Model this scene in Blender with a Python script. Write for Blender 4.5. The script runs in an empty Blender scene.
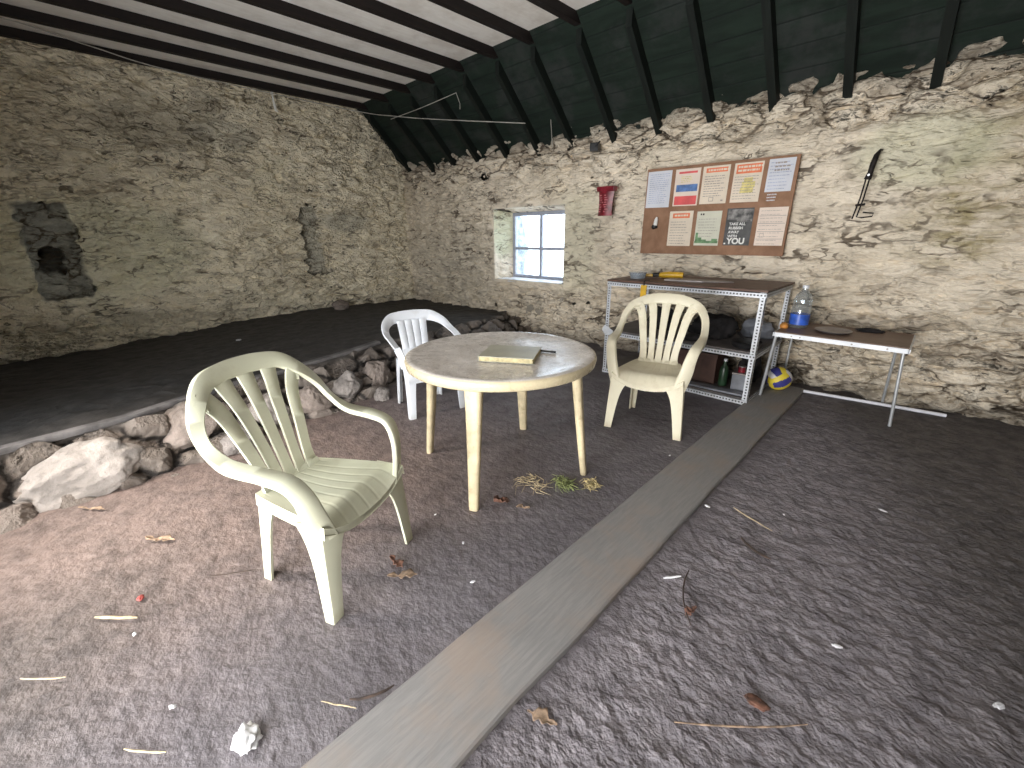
import bpy, bmesh, math, random
import numpy as np
from mathutils import Vector, Matrix, noise as mnoise
random.seed(7)
rng = np.random.default_rng(7)
scene = bpy.context.scene
COL = scene.collection
PI = math.pi

# ------------------------------------------------------------------ helpers
def link(o, parent=None):
    COL.objects.link(o)
    if parent is not None:
        o.parent = parent
    return o

def tag(o, label, cat, group=None, kind=None):
    o['label'] = label
    if cat: o['category'] = cat
    if group: o['group'] = group
    if kind: o['kind'] = kind
    return o

def thing(name, label, cat, loc=(0, 0, 0), rz=0.0, group=None, scale=1.0):
    o = bpy.data.objects.new(name, None)
    o.empty_display_size = 0.1
    o.location = loc
    o.rotation_euler = (0, 0, rz)
    o.scale = (scale,) * 3
    link(o)
    return tag(o, label, cat, group)

def mesh_obj(name, verts, faces, mat, parent=None, smooth=False, loc=None):
    me = bpy.data.meshes.new(name)
    me.from_pydata([tuple(map(float, v)) for v in verts], [], faces)
    me.update()
    bm = bmesh.new(); bm.from_mesh(me)
    bmesh.ops.recalc_face_normals(bm, faces=bm.faces)
    bm.to_mesh(me); bm.free()
    if smooth:
        me.polygons.foreach_set('use_smooth', [True] * len(me.polygons))
    if mat: me.materials.append(mat)
    o = bpy.data.objects.new(name, me)
    if loc: o.location = loc
    return link(o, parent)

class MB:
    """collects boxes, tubes, sweeps and turned shapes into one mesh"""
    def __init__(s): s.v = []; s.f = []
    def add(s, v, f):
        n = len(s.v)
        s.v += [tuple(map(float, p)) for p in v]
        s.f += [tuple(i + n for i in q) for q in f]
        return s
    def box(s, a, b, M=None, bev=0.0):
        (x0, y0, z0), (x1, y1, z1) = a, b
        if bev > 0:
            bm = bmesh.new()
            bmesh.ops.create_cube(bm, size=1)
            for v in bm.verts:
                v.co = Vector(((x0 + x1) / 2 + v.co.x * (x1 - x0), (y0 + y1) / 2 + v.co.y * (y1 - y0), (z0 + z1) / 2 + v.co.z * (z1 - z0)))
            bmesh.ops.bevel(bm, geom=list(bm.edges), offset=bev, segments=2, profile=0.6, affect='EDGES')
            bm.verts.index_update()
            vs = [v.co.copy() for v in bm.verts]; fs = [[v.index for v in f.verts] for f in bm.faces]
            bm.free()
        else:
            vs = [Vector(p) for p in [(x0,y0,z0),(x1,y0,z0),(x1,y1,z0),(x0,y1,z0),(x0,y0,z1),(x1,y0,z1),(x1,y1,z1),(x0,y1,z1)]]
            fs = [(0,3,2,1),(4,5,6,7),(0,1,5,4),(1,2,6,5),(2,3,7,6),(3,0,4,7)]
        if M is not None: vs = [M @ v for v in vs]
        return s.add(vs, fs)
    def tube(s, pts, rad, n=8, cap=True):
        pts = [Vector(p) for p in pts]
        if not hasattr(rad, '__len__'): rad = [rad] * len(pts)
        vs, fs = [], []
        ref = None
        for i, p in enumerate(pts):
            t = (pts[min(i + 1, len(pts) - 1)] - pts[max(i - 1, 0)]).normalized()
            if ref is None:
                ref = t.orthogonal().normalized()
            ref = (ref - t * ref.dot(t)).normalized()
            b = t.cross(ref)
            for k in range(n):
                a = 2 * PI * k / n
                vs.append(p + (ref * math.cos(a) + b * math.sin(a)) * rad[i])
        for i in range(len(pts) - 1):
            for k in range(n):
                k2 = (k + 1) % n
                fs.append((i * n + k, i * n + k2, (i + 1) * n + k2, (i + 1) * n + k))
        if cap:
            fs.append(tuple(range(n))); fs.append(tuple((len(pts) - 1) * n + k for k in range(n)))
        return s.add(vs, fs)
    def lathe(s, prof, n=32, c=(0, 0, 0), M=None, cap=True):
        vs, fs = [], []
        for (r, z) in prof:
            for k in range(n):
                a = 2 * PI * k / n
                vs.append(Vector((c[0] + r * math.cos(a), c[1] + r * math.sin(a), c[2] + z)))
        for i in range(len(prof) - 1):
            for k in range(n):
                k2 = (k + 1) % n
                fs.append((i * n + k, i * n + k2, (i + 1) * n + k2, (i + 1) * n + k))
        if cap:
            fs.append(tuple(range(n))); fs.append(tuple((len(prof) - 1) * n + k for k in range(n)))
        if M is not None: vs = [M @ v for v in vs]
        return s.add(vs, fs)
    def strap(s, pts, nrm, wid, thick, sub=6):
        """rounded flat band along a smooth path; nrm = face normals, wid = widths at control points"""
        P = catmull(pts, sub); N = catmull(nrm, sub); W = [w[0] for w in catmull([(w, 0, 0) for w in wid], sub)]
        vs, fs = [], []
        cs = [(-.5, -.3), (-.46, -.5), (.46, -.5), (.5, -.3), (.5, .3), (.46, .5), (-.46, .5), (-.5, .3)]
        m = len(cs)
        for i, p in enumerate(P):
            t = (P[min(i + 1, len(P) - 1)] - P[max(i - 1, 0)]).normalized()
            nn = (N[i] - t * N[i].dot(t)).normalized()
            sd = t.cross(nn)
            for (a, b) in cs:
                vs.append(p + sd * a * W[i] + nn * b * thick)
        for i in range(len(P) - 1):
            for k in range(m):
                k2 = (k + 1) % m
                fs.append((i * m + k, i * m + k2, (i + 1) * m + k2, (i + 1) * m + k))
        fs.append(tuple(range(m))); fs.append(tuple((len(P) - 1) * m + k for k in range(m)))
        return s.add(vs, fs)
    def grid(s, fn, nu, nv):
        vs = [fn(i / nu, j / nv) for j in range(nv + 1) for i in range(nu + 1)]
        fs = [(j * (nu + 1) + i, j * (nu + 1) + i + 1, (j + 1) * (nu + 1) + i + 1, (j + 1) * (nu + 1) + i) for j in range(nv) for i in range(nu)]
        return s.add(vs, fs)
    def loft(s, sections):
        n = len(sections[0]); vs = [p for sec in sections for p in sec]; fs = []
        for i in range(len(sections) - 1):
            for k in range(n):
                k2 = (k + 1) % n
                fs.append((i * n + k, i * n + k2, (i + 1) * n + k2, (i + 1) * n + k))
        fs.append(tuple(range(n))); fs.append(tuple((len(sections) - 1) * n + k for k in range(n)))
        return s.add(vs, fs)
    def build(s, name, mat, parent=None, smooth=True, angle=40):
        o = mesh_obj(name, s.v, s.f, mat, parent, smooth)
        if smooth:
            o.data.set_sharp_from_angle(angle=math.radians(angle))
        return o

def catmull(pts, sub):
    P = [Vector(p) for p in pts]
    out = []
    for i in range(len(P) - 1):
        p0 = P[max(i - 1, 0)]; p1 = P[i]; p2 = P[i + 1]; p3 = P[min(i + 2, len(P) - 1)]
        for k in range(sub):
            t = k / sub
            out.append(0.5 * ((2 * p1) + (p2 - p0) * t + (2 * p0 - 5 * p1 + 4 * p2 - p3) * t * t + (3 * p1 - p0 - 3 * p2 + p3) * t ** 3))
    out.append(P[-1])
    return out

def copy_tree(o, parent=None):
    c = o.copy(); COL.objects.link(c)
    if parent is not None: c.parent = parent
    for ch in list(o.children): copy_tree(ch, c)
    return c

def to_mesh_text(txt, size, mat, name, parent, M, extrude=0.0004, bold=0.0, shear=0.0, align='LEFT'):
    cu = bpy.data.curves.new('lettering', 'FONT'); cu.body = txt; cu.size = size; cu.extrude = extrude; cu.offset = bold; cu.shear = shear; cu.align_x = align
    t = bpy.data.objects.new('lettering', cu); COL.objects.link(t)
    dg = bpy.context.evaluated_depsgraph_get()
    me = bpy.data.meshes.new_from_object(t.evaluated_get(dg))
    bpy.data.objects.remove(t); bpy.data.curves.remove(cu)
    me.transform(M); me.materials.clear(); me.materials.append(mat); me.name = name
    return link(bpy.data.objects.new(name, me), parent)

# ------------------------------------------------------------------ materials
class NT:
    def __init__(s, name):
        s.m = bpy.data.materials.new(name); s.m.use_nodes = True
        s.t = s.m.node_tree; s.n = s.t.nodes; s.l = s.t.links
        s.b = s.n['Principled BSDF']; s.out = s.n['Material Output']
    def node(s, typ, ins=None, **props):
        nd = s.n.new(typ)
        for k, v in props.items(): setattr(nd, k, v)
        for k, v in (ins or {}).items(): s.set(nd.inputs[k], v)
        return nd
    def set(s, sock, v):
        if isinstance(v, bpy.types.NodeSocket): s.l.new(v, sock)
        elif isinstance(v, bpy.types.Node): s.l.new(v.outputs[0], sock)
        else:
            if hasattr(sock, 'default_value') and hasattr(sock.default_value, '__len__') and not hasattr(v, '__len__'): v = (v,) * len(sock.default_value)
            if hasattr(sock, 'default_value') and hasattr(sock.default_value, '__len__') and len(sock.default_value) == 4 and len(v) == 3: v = (*v, 1)
            sock.default_value = v
    def math(s, op, a, b=0.0, clamp=False):
        nd = s.n.new('ShaderNodeMath'); nd.operation = op; nd.use_clamp = clamp
        s.set(nd.inputs[0], a); s.set(nd.inputs[1], b); return nd.outputs[0]
    def ramp(s, v, a, b, lo=0.0, hi=1.0, smooth=True):
        nd = s.n.new('ShaderNodeMapRange'); nd.interpolation_type = 'SMOOTHSTEP' if smooth else 'LINEAR'
        s.set(nd.inputs[0], v)
        for i, x in enumerate((a, b, lo, hi)): s.set(nd.inputs[i + 1], x)
        return nd.outputs[0]
    def mix(s, f, a, b, mode='MIX'):
        nd = s.n.new('ShaderNodeMix'); nd.data_type = 'RGBA'; nd.blend_type = mode
        s.set(nd.inputs[0], f); s.set(nd.inputs[6], a); s.set(nd.inputs[7], b); return nd.outputs[2]
    def coord(s, scale=(1, 1, 1), out='Object', rot=(0, 0, 0)):
        tc = s.n.new('ShaderNodeTexCoord'); mp = s.n.new('ShaderNodeMapping')
        s.l.new(tc.outputs[out], mp.inputs[0]); mp.inputs['Scale'].default_value = scale; mp.inputs['Rotation'].default_value = rot
        return mp.outputs[0]
    def noise(s, vec, scale, detail=3, rough=.55, dist=0.0):
        nd = s.node('ShaderNodeTexNoise', {'Scale': scale, 'Detail': detail, 'Roughness': rough, 'Distortion': dist})
        if vec is not None: s.l.new(vec, nd.inputs['Vector'])
        return nd
    def voro(s, vec, scale, feature='F1', rnd=1.0):
        nd = s.node('ShaderNodeTexVoronoi', {'Scale': scale, 'Randomness': rnd}, feature=feature)
        s.l.new(vec, nd.inputs['Vector']); return nd
    def warp(s, vec, scale, amt):
        nz = s.noise(vec, scale, 3)
        sub = s.node('ShaderNodeVectorMath', {0: nz.outputs['Color'], 1: (.5, .5, .5)}, operation='SUBTRACT')
        sc = s.node('ShaderNodeVectorMath', {0: sub.outputs[0]}, operation='SCALE'); sc.inputs['Scale'].default_value = amt
        ad = s.node('ShaderNodeVectorMath', {0: vec, 1: sc.outputs[0]}, operation='ADD')
        return ad.outputs[0]
    def bump(s, h, strength=.3, dist=.01):
        nd = s.node('ShaderNodeBump', {'Strength': strength, 'Distance': dist, 'Height': h}); s.l.new(nd.outputs[0], s.b.inputs['Normal']); return nd
    def disp(s, h, scale, mid=.5):
        nd = s.node('ShaderNodeDisplacement', {'Height': h, 'Midlevel': mid, 'Scale': scale})
        s.l.new(nd.outputs[0], s.out.inputs['Displacement']); s.m.displacement_method = 'BOTH'
    def attr(s, name): return s.node('ShaderNodeAttribute', attribute_name=name)

def simple(name, col, rough=.5, metal=0.0, var=0.12, nscale=8, bump=0.0, spec=.5, dirt=None, dirt_amt=.5, bscale=60):
    t = NT(name); v = t.coord()
    n = t.noise(v, nscale, 4)
    dark = tuple(c * (1 - var * 2) for c in col); lite = tuple(min(1, c * (1 + var)) for c in col)
    c = t.mix(t.ramp(n.outputs[0], .3, .7), dark, lite)
    if dirt:
        n2 = t.noise(v, nscale * 1.7, 6, .7)
        c = t.mix(t.math('MULTIPLY', t.ramp(n2.outputs[0], .52, .75), dirt_amt), c, dirt)
    t.set(t.b.inputs['Base Color'], c)
    t.b.inputs['Roughness'].default_value = rough; t.b.inputs['Metallic'].default_value = metal
    t.b.inputs['Specular IOR Level'].default_value = spec
    if bump: t.bump(t.noise(v, bscale, 4).outputs[0], bump, .004)
    return t.m

def wall_material(name, sc, base, base2, gapc, yellow, depth=.085, gap_amt=1.0):
    """lumpy whitewashed rubble: warped cells give the stones, their joints stay open in places"""
    t = NT(name)
    a1 = t.attr('m1'); s1 = t.node('ShaderNodeSeparateColor', {0: a1.outputs['Color']})
    grey, dark, moss = s1.outputs
    a2 = t.attr('m2'); s2 = t.node('ShaderNodeSeparateColor', {0: a2.outputs['Color']})
    rough, bare, wet = s2.outputs
    v0 = t.coord()
    v = t.coord(sc)
    vw = t.warp(t.warp(v, .8, .9), 3.0, .28)
    e1 = t.voro(vw, 1.0, 'DISTANCE_TO_EDGE').outputs['Distance']
    c1 = t.voro(vw, 1.0, 'F1').outputs['Color']
    e2 = t.voro(vw, 2.3, 'DISTANCE_TO_EDGE').outputs['Distance']
    cr = t.node('ShaderNodeSeparateColor', {0: c1}).outputs[0]
    low = t.noise(v0, .9, 4, .6).outputs[0]
    mid = t.noise(v, 1.6, 5, .6).outputs[0]
    fine = t.noise(v0, 22, 6, .65).outputs[0]
    lump = t.noise(t.warp(t.coord((3.3, 3.3, 6.6)), 1.0, .6), 1.0, 3, .5).outputs[0]
    st = t.noise(t.warp(t.coord((2.6, 2.6, 8.0)), 1.1, 1.0), 1.0, 4, .6, .4).outputs[0]
    rg1 = t.math('ABSOLUTE', t.math('SUBTRACT', t.noise(t.warp(t.coord((2.4, 2.4, 6.2)), 1.1, .7), 1.0, 2.5, .5, .2).outputs[0], .5))
    rg2 = t.math('ABSOLUTE', t.math('SUBTRACT', t.noise(t.warp(t.coord((4.4, 4.4, 10)), 1.1, .6), 1.0, 2.5, .5, .2).outputs[0], .5))
    m1_ = t.ramp(t.noise(t.coord((3.0, 3.0, 5.0)), 1.0, 3, .55).outputs[0], .50, .64)
    m2_ = t.ramp(t.noise(t.coord((4.5, 4.5, 8.0)), 1.0, 3, .55).outputs[0], .50, .64)
    where = t.ramp(t.noise(v0, 1.1, 3, .6).outputs[0], .33, .55, .45, 1)
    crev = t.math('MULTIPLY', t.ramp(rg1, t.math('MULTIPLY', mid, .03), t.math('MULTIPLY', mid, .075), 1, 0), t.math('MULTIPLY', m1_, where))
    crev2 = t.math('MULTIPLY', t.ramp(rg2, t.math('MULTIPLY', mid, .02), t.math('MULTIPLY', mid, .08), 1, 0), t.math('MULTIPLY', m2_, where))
    cav_shade = t.math('MULTIPLY', t.ramp(lump, .36, .27), .55)  # hollows of the relief, darkened as painted shade
    jm = t.math('ADD', t.math('MULTIPLY', t.ramp(t.noise(v0, 1.7, 4, .6).outputs[0], .46, .64), .6), bare, clamp=True)
    brk = t.ramp(t.noise(v, 2.2, 4, .6).outputs[0], .42, .58)                       # joints come and go
    g1 = t.math('MULTIPLY', t.math('MULTIPLY', t.ramp(e1, .01, .085, 1, 0), jm), t.math('ADD', brk, t.math('MULTIPLY', bare, .55), clamp=True))
    g2 = t.math('MULTIPLY', t.ramp(e2, .01, .09, 1, 0), t.math('MULTIPLY', jm, t.math('MULTIPLY', brk, t.ramp(mid, .45, .62))))
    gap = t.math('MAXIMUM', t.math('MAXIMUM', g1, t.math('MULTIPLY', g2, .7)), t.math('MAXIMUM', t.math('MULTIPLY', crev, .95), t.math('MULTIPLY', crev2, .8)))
    gap = t.math('MAXIMUM', gap, cav_shade)
    dome = t.ramp(e1, 0, .28); dome2 = t.ramp(e2, 0, .3)
    h = t.math('MULTIPLY', t.math('SUBTRACT', lump, .5), 3.0)
    h = t.math('ADD', h, t.math('MULTIPLY', t.math('SUBTRACT', dome, .7), t.math('ADD', .5, t.math('MULTIPLY', bare, .5))))
    h = t.math('ADD', h, t.math('MULTIPLY', t.math('SUBTRACT', dome2, .7), .2))
    h = t.math('ADD', h, t.math('MULTIPLY', t.math('SUBTRACT', cr, .5), .35))
    h = t.math('ADD', h, t.math('MULTIPLY', t.math('SUBTRACT', st, .5), 1.6))
    h = t.math('ADD', h, t.math('MULTIPLY', t.math('SUBTRACT', fine, .5), .24))
    h = t.math('SUBTRACT', h, t.math('MULTIPLY', gap, .40))
    hs = t.math('MULTIPLY', t.math('SUBTRACT', h, .25), rough)
    t.disp(hs, depth, 0.0)
    col = t.mix(t.ramp(low, .35, .65), base, base2)
    col = t.mix(t.math('MULTIPLY', t.ramp(fine, .5, .75), .2), col, tuple(c * .55 for c in base2))
    col = t.mix(t.math('MULTIPLY', t.ramp(st, .46, .34), .3), col, tuple(c * .5 for c in base2))  # low parts of the relief tinted darker, also painted shade
    wornm = t.math('MULTIPLY', t.ramp(t.math('ADD', t.math('MULTIPLY', cr, .5), t.math('MULTIPLY', mid, .8)), .68, .88), t.math('ADD', .35, bare, clamp=True))
    col = t.mix(t.math('MULTIPLY', wornm, .5), col, (.30, .24, .18))
    col = t.mix(t.math('MULTIPLY', t.ramp(t.noise(v0, 1.3, 5, .7).outputs[0], .55, .72), .4), col, yellow)
    col = t.mix(t.math('MULTIPLY', moss, t.ramp(mid, .35, .65)), col, (.36, .30, .15))
    col = t.mix(t.math('MULTIPLY', wet, .6), col, (.50, .55, .36))
    col = t.mix(t.math('MULTIPLY', grey, t.ramp(mid, .2, .5, .6, 1)), col, (.33, .33, .29))
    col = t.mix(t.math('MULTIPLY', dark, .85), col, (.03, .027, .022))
    col = t.mix(t.math('MULTIPLY', gap, gap_amt), col, gapc)  # dark joints, plus the painted shade of crevices and hollows
    t.set(t.b.inputs['Base Color'], col)
    t.b.inputs['Roughness'].default_value = .92; t.b.inputs['Specular IOR Level'].default_value = .2
    return t.m

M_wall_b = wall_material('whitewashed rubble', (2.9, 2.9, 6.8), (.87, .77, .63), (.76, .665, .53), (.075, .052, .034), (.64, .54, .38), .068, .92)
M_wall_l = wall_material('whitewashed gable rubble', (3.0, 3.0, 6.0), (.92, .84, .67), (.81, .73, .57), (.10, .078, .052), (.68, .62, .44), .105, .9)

def floor_material():
    t = NT('trodden dirt'); v0 = t.coord()
    n1 = t.noise(v0, 2.2, 5, .6).outputs[0]; n2 = t.noise(v0, 9, 6, .68).outputs[0]; n3 = t.noise(v0, 38, 4, .6).outputs[0]; n4 = t.noise(v0, 20, 3, .5).outputs[0]
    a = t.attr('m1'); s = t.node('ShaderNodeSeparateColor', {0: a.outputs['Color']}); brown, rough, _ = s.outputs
    # clods lying in streaks on the right-hand side
    vs = t.coord((9, 14, 10), rot=(0, 0, .75))
    cl = t.noise(t.warp(vs, .7, .5), 1.0, 6, .6).outputs[0]
    h = t.math('ADD', t.math('MULTIPLY', n1, .35), t.math('MULTIPLY', n2, .55))
    h = t.math('ADD', h, t.math('MULTIPLY', n3, .22))
    h = t.math('ADD', h, t.math('MULTIPLY', t.math('SUBTRACT', n4, .5), t.math('ADD', .35, t.math('MULTIPLY', rough, .9))))
    h = t.math('ADD', h, t.math('MULTIPLY', t.math('MULTIPLY', cl, 1.0), rough))
    hm = t.math('SUBTRACT', h, t.math('ADD', .56, t.math('MULTIPLY', rough, .5)))
    t.disp(t.math('MULTIPLY', hm, t.math('ADD', .7, t.math('MULTIPLY', rough, .3))), .03, 0.0)
    col = t.mix(t.ramp(n1, .35, .65), (.098, .087, .096), (.142, .128, .138))
    col = t.mix(t.math('MULTIPLY', t.ramp(n2, .5, .72), .45), col, (.075, .066, .070))
    col = t.mix(t.math('MULTIPLY', rough, .8), col, t.mix(t.ramp(n2, .4, .62), (.25, .227, .243), (.150, .135, .147)))  # rough dirt; its paler bluish tone also carries painted door light
    col = t.mix(t.math('MULTIPLY', brown, .8), col, t.mix(t.ramp(n2, .4, .65), (.205, .150, .128), (.115, .084, .070)))
    col = t.mix(t.math('MULTIPLY', t.ramp(n3, .62, .78), .5), col, (.24, .215, .215))
    col = t.mix(t.math('MULTIPLY', _, .85), col, t.mix(t.ramp(n2, .4, .65), (.075, .066, .062), (.045, .040, .038)))  # third mask channel: shade painted into the soil colour
    t.set(t.b.inputs['Base Color'], col)
    t.set(t.b.inputs['Roughness'], t.ramp(n2, .3, .7, .52, .85)); t.b.inputs['Specular IOR Level'].default_value = .45
    return t.m
M_floor = floor_material()

def rubble_material():
    t = NT('kerb rubble'); v0 = t.coord(); v = t.warp(t.coord((3.6, 3.6, 6)), 1.2, .6)
    e = t.voro(v, 1.0, 'DISTANCE_TO_EDGE').outputs['Distance']; c = t.node('ShaderNodeSeparateColor', {0: t.voro(v, 1.0).outputs['Color']}).outputs[0]
    n = t.noise(v0, 9, 6, .65).outputs[0]
    a = t.attr('m1'); face = t.node('ShaderNodeSeparateColor', {0: a.outputs['Color']}).outputs[0]
    g = t.math('MULTIPLY', t.ramp(e, .02, .14, 1, 0), face)
    h = t.math('ADD', t.math('MULTIPLY', t.ramp(e, 0, .3), .8), t.math('MULTIPLY', n, .5))
    h = t.math('MULTIPLY', t.math('SUBTRACT', h, .7), t.math('ADD', .12, face))
    t.disp(h, .10, 0)
    top = t.mix(t.ramp(n, .35, .7), (.042, .039, .037), (.075, .069, .065))
    stone = t.mix(t.ramp(n, .35, .7), t.mix(c, (.12, .10, .085), (.26, .22, .195)), (.19, .165, .145))
    col = t.mix(face, top, stone)
    col = t.mix(g, col, (.028, .024, .022))
    t.set(t.b.inputs['Base Color'], col); t.b.inputs['Roughness'].default_value = .85; t.b.inputs['Specular IOR Level'].default_value = .3
    return t.m
M_rubble = rubble_material()

def rock_material(name, a, b, dark=(.06, .05, .045)):
    t = NT(name); v = t.coord()
    n = t.noise(v, 5, 6, .65, .4).outputs[0]; n2 = t.noise(v, 30, 5, .7).outputs[0]
    col = t.mix(t.ramp(n, .35, .65), a, b)
    col = t.mix(t.math('MULTIPLY', t.ramp(n2, .5, .75), .45), col, dark)
    t.set(t.b.inputs['Base Color'], col); t.b.inputs['Roughness'].default_value = .85
    t.bump(t.math('ADD', n, t.math('MULTIPLY', n2, .4)), .6, .03)
    return t.m
M_rock_pale = rock_material('pale boulder', (.25, .225, .205), (.36, .325, .30))
M_rock_brown = rock_material('brown boulder', (.17, .14, .12), (.27, .225, .20))
M_rock_grey = rock_material('grey boulder', (.15, .135, .125), (.25, .225, .21))
M_rock_dark = rock_material('dark boulder', (.07, .06, .052), (.13, .11, .095))

def board_material(name, c1, c2, scale, rough=.8, seam=None, seam_axis=1, seam_w=.14, stain=None):
    t = NT(name); v = t.coord(scale); v0 = t.coord()
    n = t.noise(v, 3, 6, .65, .5).outputs[0]; n2 = t.noise(v0, 2.5, 5, .65).outputs[0]
    col = t.mix(t.ramp(n, .3, .7), c1, c2)
    if stain: col = t.mix(t.math('MULTIPLY', t.ramp(n2, .45, .7), .65), col, stain)
    if seam:
        sp = t.node('ShaderNodeSeparateXYZ', {0: v0})
        w = t.math('FRACT', t.math('DIVIDE', sp.outputs[seam_axis], seam_w))
        g = t.math('ADD', t.ramp(w, 0, .05, 1, 0), t.ramp(w, .95, 1, 0, 1))
        col = t.mix(t.math('MULTIPLY', g, .8), col, seam)
        t.bump(t.math('SUBTRACT', t.math('MULTIPLY', n, .3), g), .5, .006)
    else:
        t.bump(n, .35, .006)
    t.set(t.b.inputs['Base Color'], col); t.b.inputs['Roughness'].default_value = rough; t.b.inputs['Specular IOR Level'].default_value = .3
    return t.m
M_ceil = board_material('limewashed ceiling boards', (.80, .75, .69), (.88, .84, .79), (6, .8, 1), .9, None, 1, .55, (.62, .56, .50))
M_green = board_material('dark green roof boards', (.005, .010, .007), (.012, .023, .0155), (.6, 4, 4), .8, (.006, .009, .008), 2, .135, (.035, .037, .036))
M_rafter = board_material('green-black rafter paint', (.004, .006, .005), (.008, .012, .0095), (8, 1, 1), .6)
M_joist = board_material('black-brown joist paint', (.006, .004, .004), (.013, .008, .007), (8, .7, 6), .65)
M_plank = board_material('worn grey plank', (.205, .198, .196), (.255, .245, .238), (30, 2.2, 20), .75, stain=(.29, .23, .19))

def plastic(name, col, dirt, amt, rough=.4):
    t = NT(name); v = t.coord()
    n = t.noise(v, 7, 6, .7).outputs[0]; n2 = t.noise(v, 60, 4, .7).outputs[0]
    c = t.mix(t.math('MULTIPLY', t.ramp(n, .48, .72), amt), col, dirt)
    c = t.mix(t.math('MULTIPLY', t.ramp(n2, .6, .8), amt * .5), c, tuple(x * .5 for x in dirt))
    sp = t.node('ShaderNodeSeparateXYZ', {0: v})
    c = t.mix(t.math('MULTIPLY', t.ramp(sp.outputs[2], 0, .06, 1, 0), .5), c, dirt)      # soil splashed on the feet
    t.set(t.b.inputs['Base Color'], c); t.set(t.b.inputs['Roughness'], t.ramp(n, .4, .7, rough, rough + .25))
    t.b.inputs['Specular IOR Level'].default_value = .4
    return t.m
M_chairA = plastic('pale green-cream plastic', (.56, .565, .44), (.42, .40, .28), .35, .42)
M_chairB = plastic('cool white plastic', (.72, .75, .80), (.45, .45, .42), .35, .4)
M_chairC = plastic('cream plastic', (.70, .65, .50), (.50, .42, .28), .4, .4)

def tabletop_material():
    t = NT('scuffed table top'); v = t.coord()
    n = t.noise(v, 3.2, 6, .7, .6).outputs[0]; n2 = t.noise(v, 16, 6, .75, .5).outputs[0]
    g = t.node('ShaderNodeNewGeometry'); nz = t.node('ShaderNodeSeparateXYZ', {0: g.outputs['Normal']}).outputs[2]
    up = t.ramp(nz, .75, .95)
    top = t.mix(t.ramp(n, .33, .62), (.76, .72, .68), (.54, .505, .47))
    top = t.mix(t.math('MULTIPLY', t.ramp(n2, .56, .74), .75), top, (.10, .085, .075))
    side = t.mix(t.math('MULTIPLY', t.ramp(n2, .5, .75), .6), (.56, .48, .32), (.33, .25, .14))
    t.set(t.b.inputs['Base Color'], t.mix(up, side, top))
    t.set(t.b.inputs['Roughness'], t.ramp(n2, .3, .7, .2, .36)); t.b.inputs['Specular IOR Level'].default_value = .55
    t.bump(t.math('ADD', n2, n), .07, .004)
    return t.m
M_top = tabletop_material()
M_leg = simple('dirty cream plastic leg', (.54, .455, .295), .45, var=.12, nscale=12, dirt=(.26, .19, .10), dirt_amt=.7)

def slotted_metal():
    t = NT('white slotted steel'); v0 = t.coord()
    sp = t.node('ShaderNodeSeparateXYZ', {0: v0})
    n = t.noise(v0, 9, 5, .7).outputs[0]
    c = t.mix(t.ramp(n, .45, .75), (.62, .64, .68), (.42, .42, .42))
    at = t.attr('uvp'); s = t.node('ShaderNodeSeparateColor', {0: at.outputs['Color']})   # r: distance along the bar (m), g: place across it 0..1
    fr = t.math('FRACT', t.math('DIVIDE', s.outputs[0], .026))
    hole = t.math('MULTIPLY', t.math('MULTIPLY', t.ramp(fr, .2, .28), t.ramp(fr, .72, .8, 1, 0)), t.math('MULTIPLY', t.ramp(s.outputs[1], .30, .36), t.ramp(s.outputs[1], .62, .68, 1, 0)))
    c = t.mix(hole, c, (.03, .03, .035))
    t.set(t.b.inputs['Base Color'], c); t.b.inputs['Roughness'].default_value = .45; t.b.inputs['Metallic'].default_value = .15
    return t.m
M_slot = slotted_metal()
M_brownboard = board_material('brown faced chipboard', (.085, .048, .036), (.15, .085, .062), (2, 6, 6), .5)
M_greyboard = simple('grey brown shelf board', (.10, .088, .085), .6, nscale=6, var=.2)
M_camptop = board_material('brown camping table top', (.155, .10, .075), (.21, .145, .11), (1, 3, 3), .5)
M_alu = simple('dull aluminium', (.66, .68, .70), .35, .6, var=.1)
M_whitemetal = simple('white painted metal', (.72, .74, .78), .4, .1, var=.08)
M_cork = board_material('brown hardboard', (.24, .13, .075), (.33, .185, .115), (2, 2, 2), .75, stain=(.19, .10, .06))
M_paper_blue = simple('bluish white paper', (.62, .63, .68), .7, var=.04, nscale=5)
M_paper_cream = simple('cream paper', (.72, .62, .50), .6, var=.05, nscale=5)
M_paper_green = simple('grey green paper', (.62, .61, .50), .6, var=.05, nscale=5)
M_paper_pink = simple('pinkish paper', (.74, .62, .53), .6, var=.04, nscale=5)
M_orange = simple('orange print', (.76, .20, .085), .6, var=.1)
M_redprint = simple('red print', (.68, .10, .10), .6, var=.1)
M_blueprint = simple('blue print', (.10, .19, .42), .6, var=.2, nscale=20)
M_greenprint = simple('green print', (.16, .30, .14), .6, var=.2, nscale=20)
M_yellowprint = simple('yellow print', (.66, .56, .22), .6, var=.15, nscale=16)
M_ink = simple('grey print', (.34, .29, .26), .7)
M_inkblue = simple('blue ink', (.36, .40, .55), .7)
M_inkdark = simple('dark ink', (.06, .055, .05), .7)
M_poster = simple('charcoal poster print', (.055, .052, .05), .45, var=.3, nscale=9)
M_posterpic = simple('grey picture print', (.20, .19, .18), .5, var=.6, nscale=14)
M_white = simple('white print', (.78, .77, .74), .6, var=.03)
M_red = simple('dark red plastic', (.20, .014, .024), .35, var=.25, nscale=18)
M_redlight = simple('worn pink print', (.50, .16, .17), .5, var=.3, nscale=30)
M_iron = simple('rusty black iron', (.018, .013, .011), .6, .4, var=.4, nscale=30)
M_black = simple('black plastic', (.012, .012, .013), .45, var=.3)
M_darkcloth = simple('black cloth', (.014, .012, .013), .9, var=.4, nscale=12, bump=.5)
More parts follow.
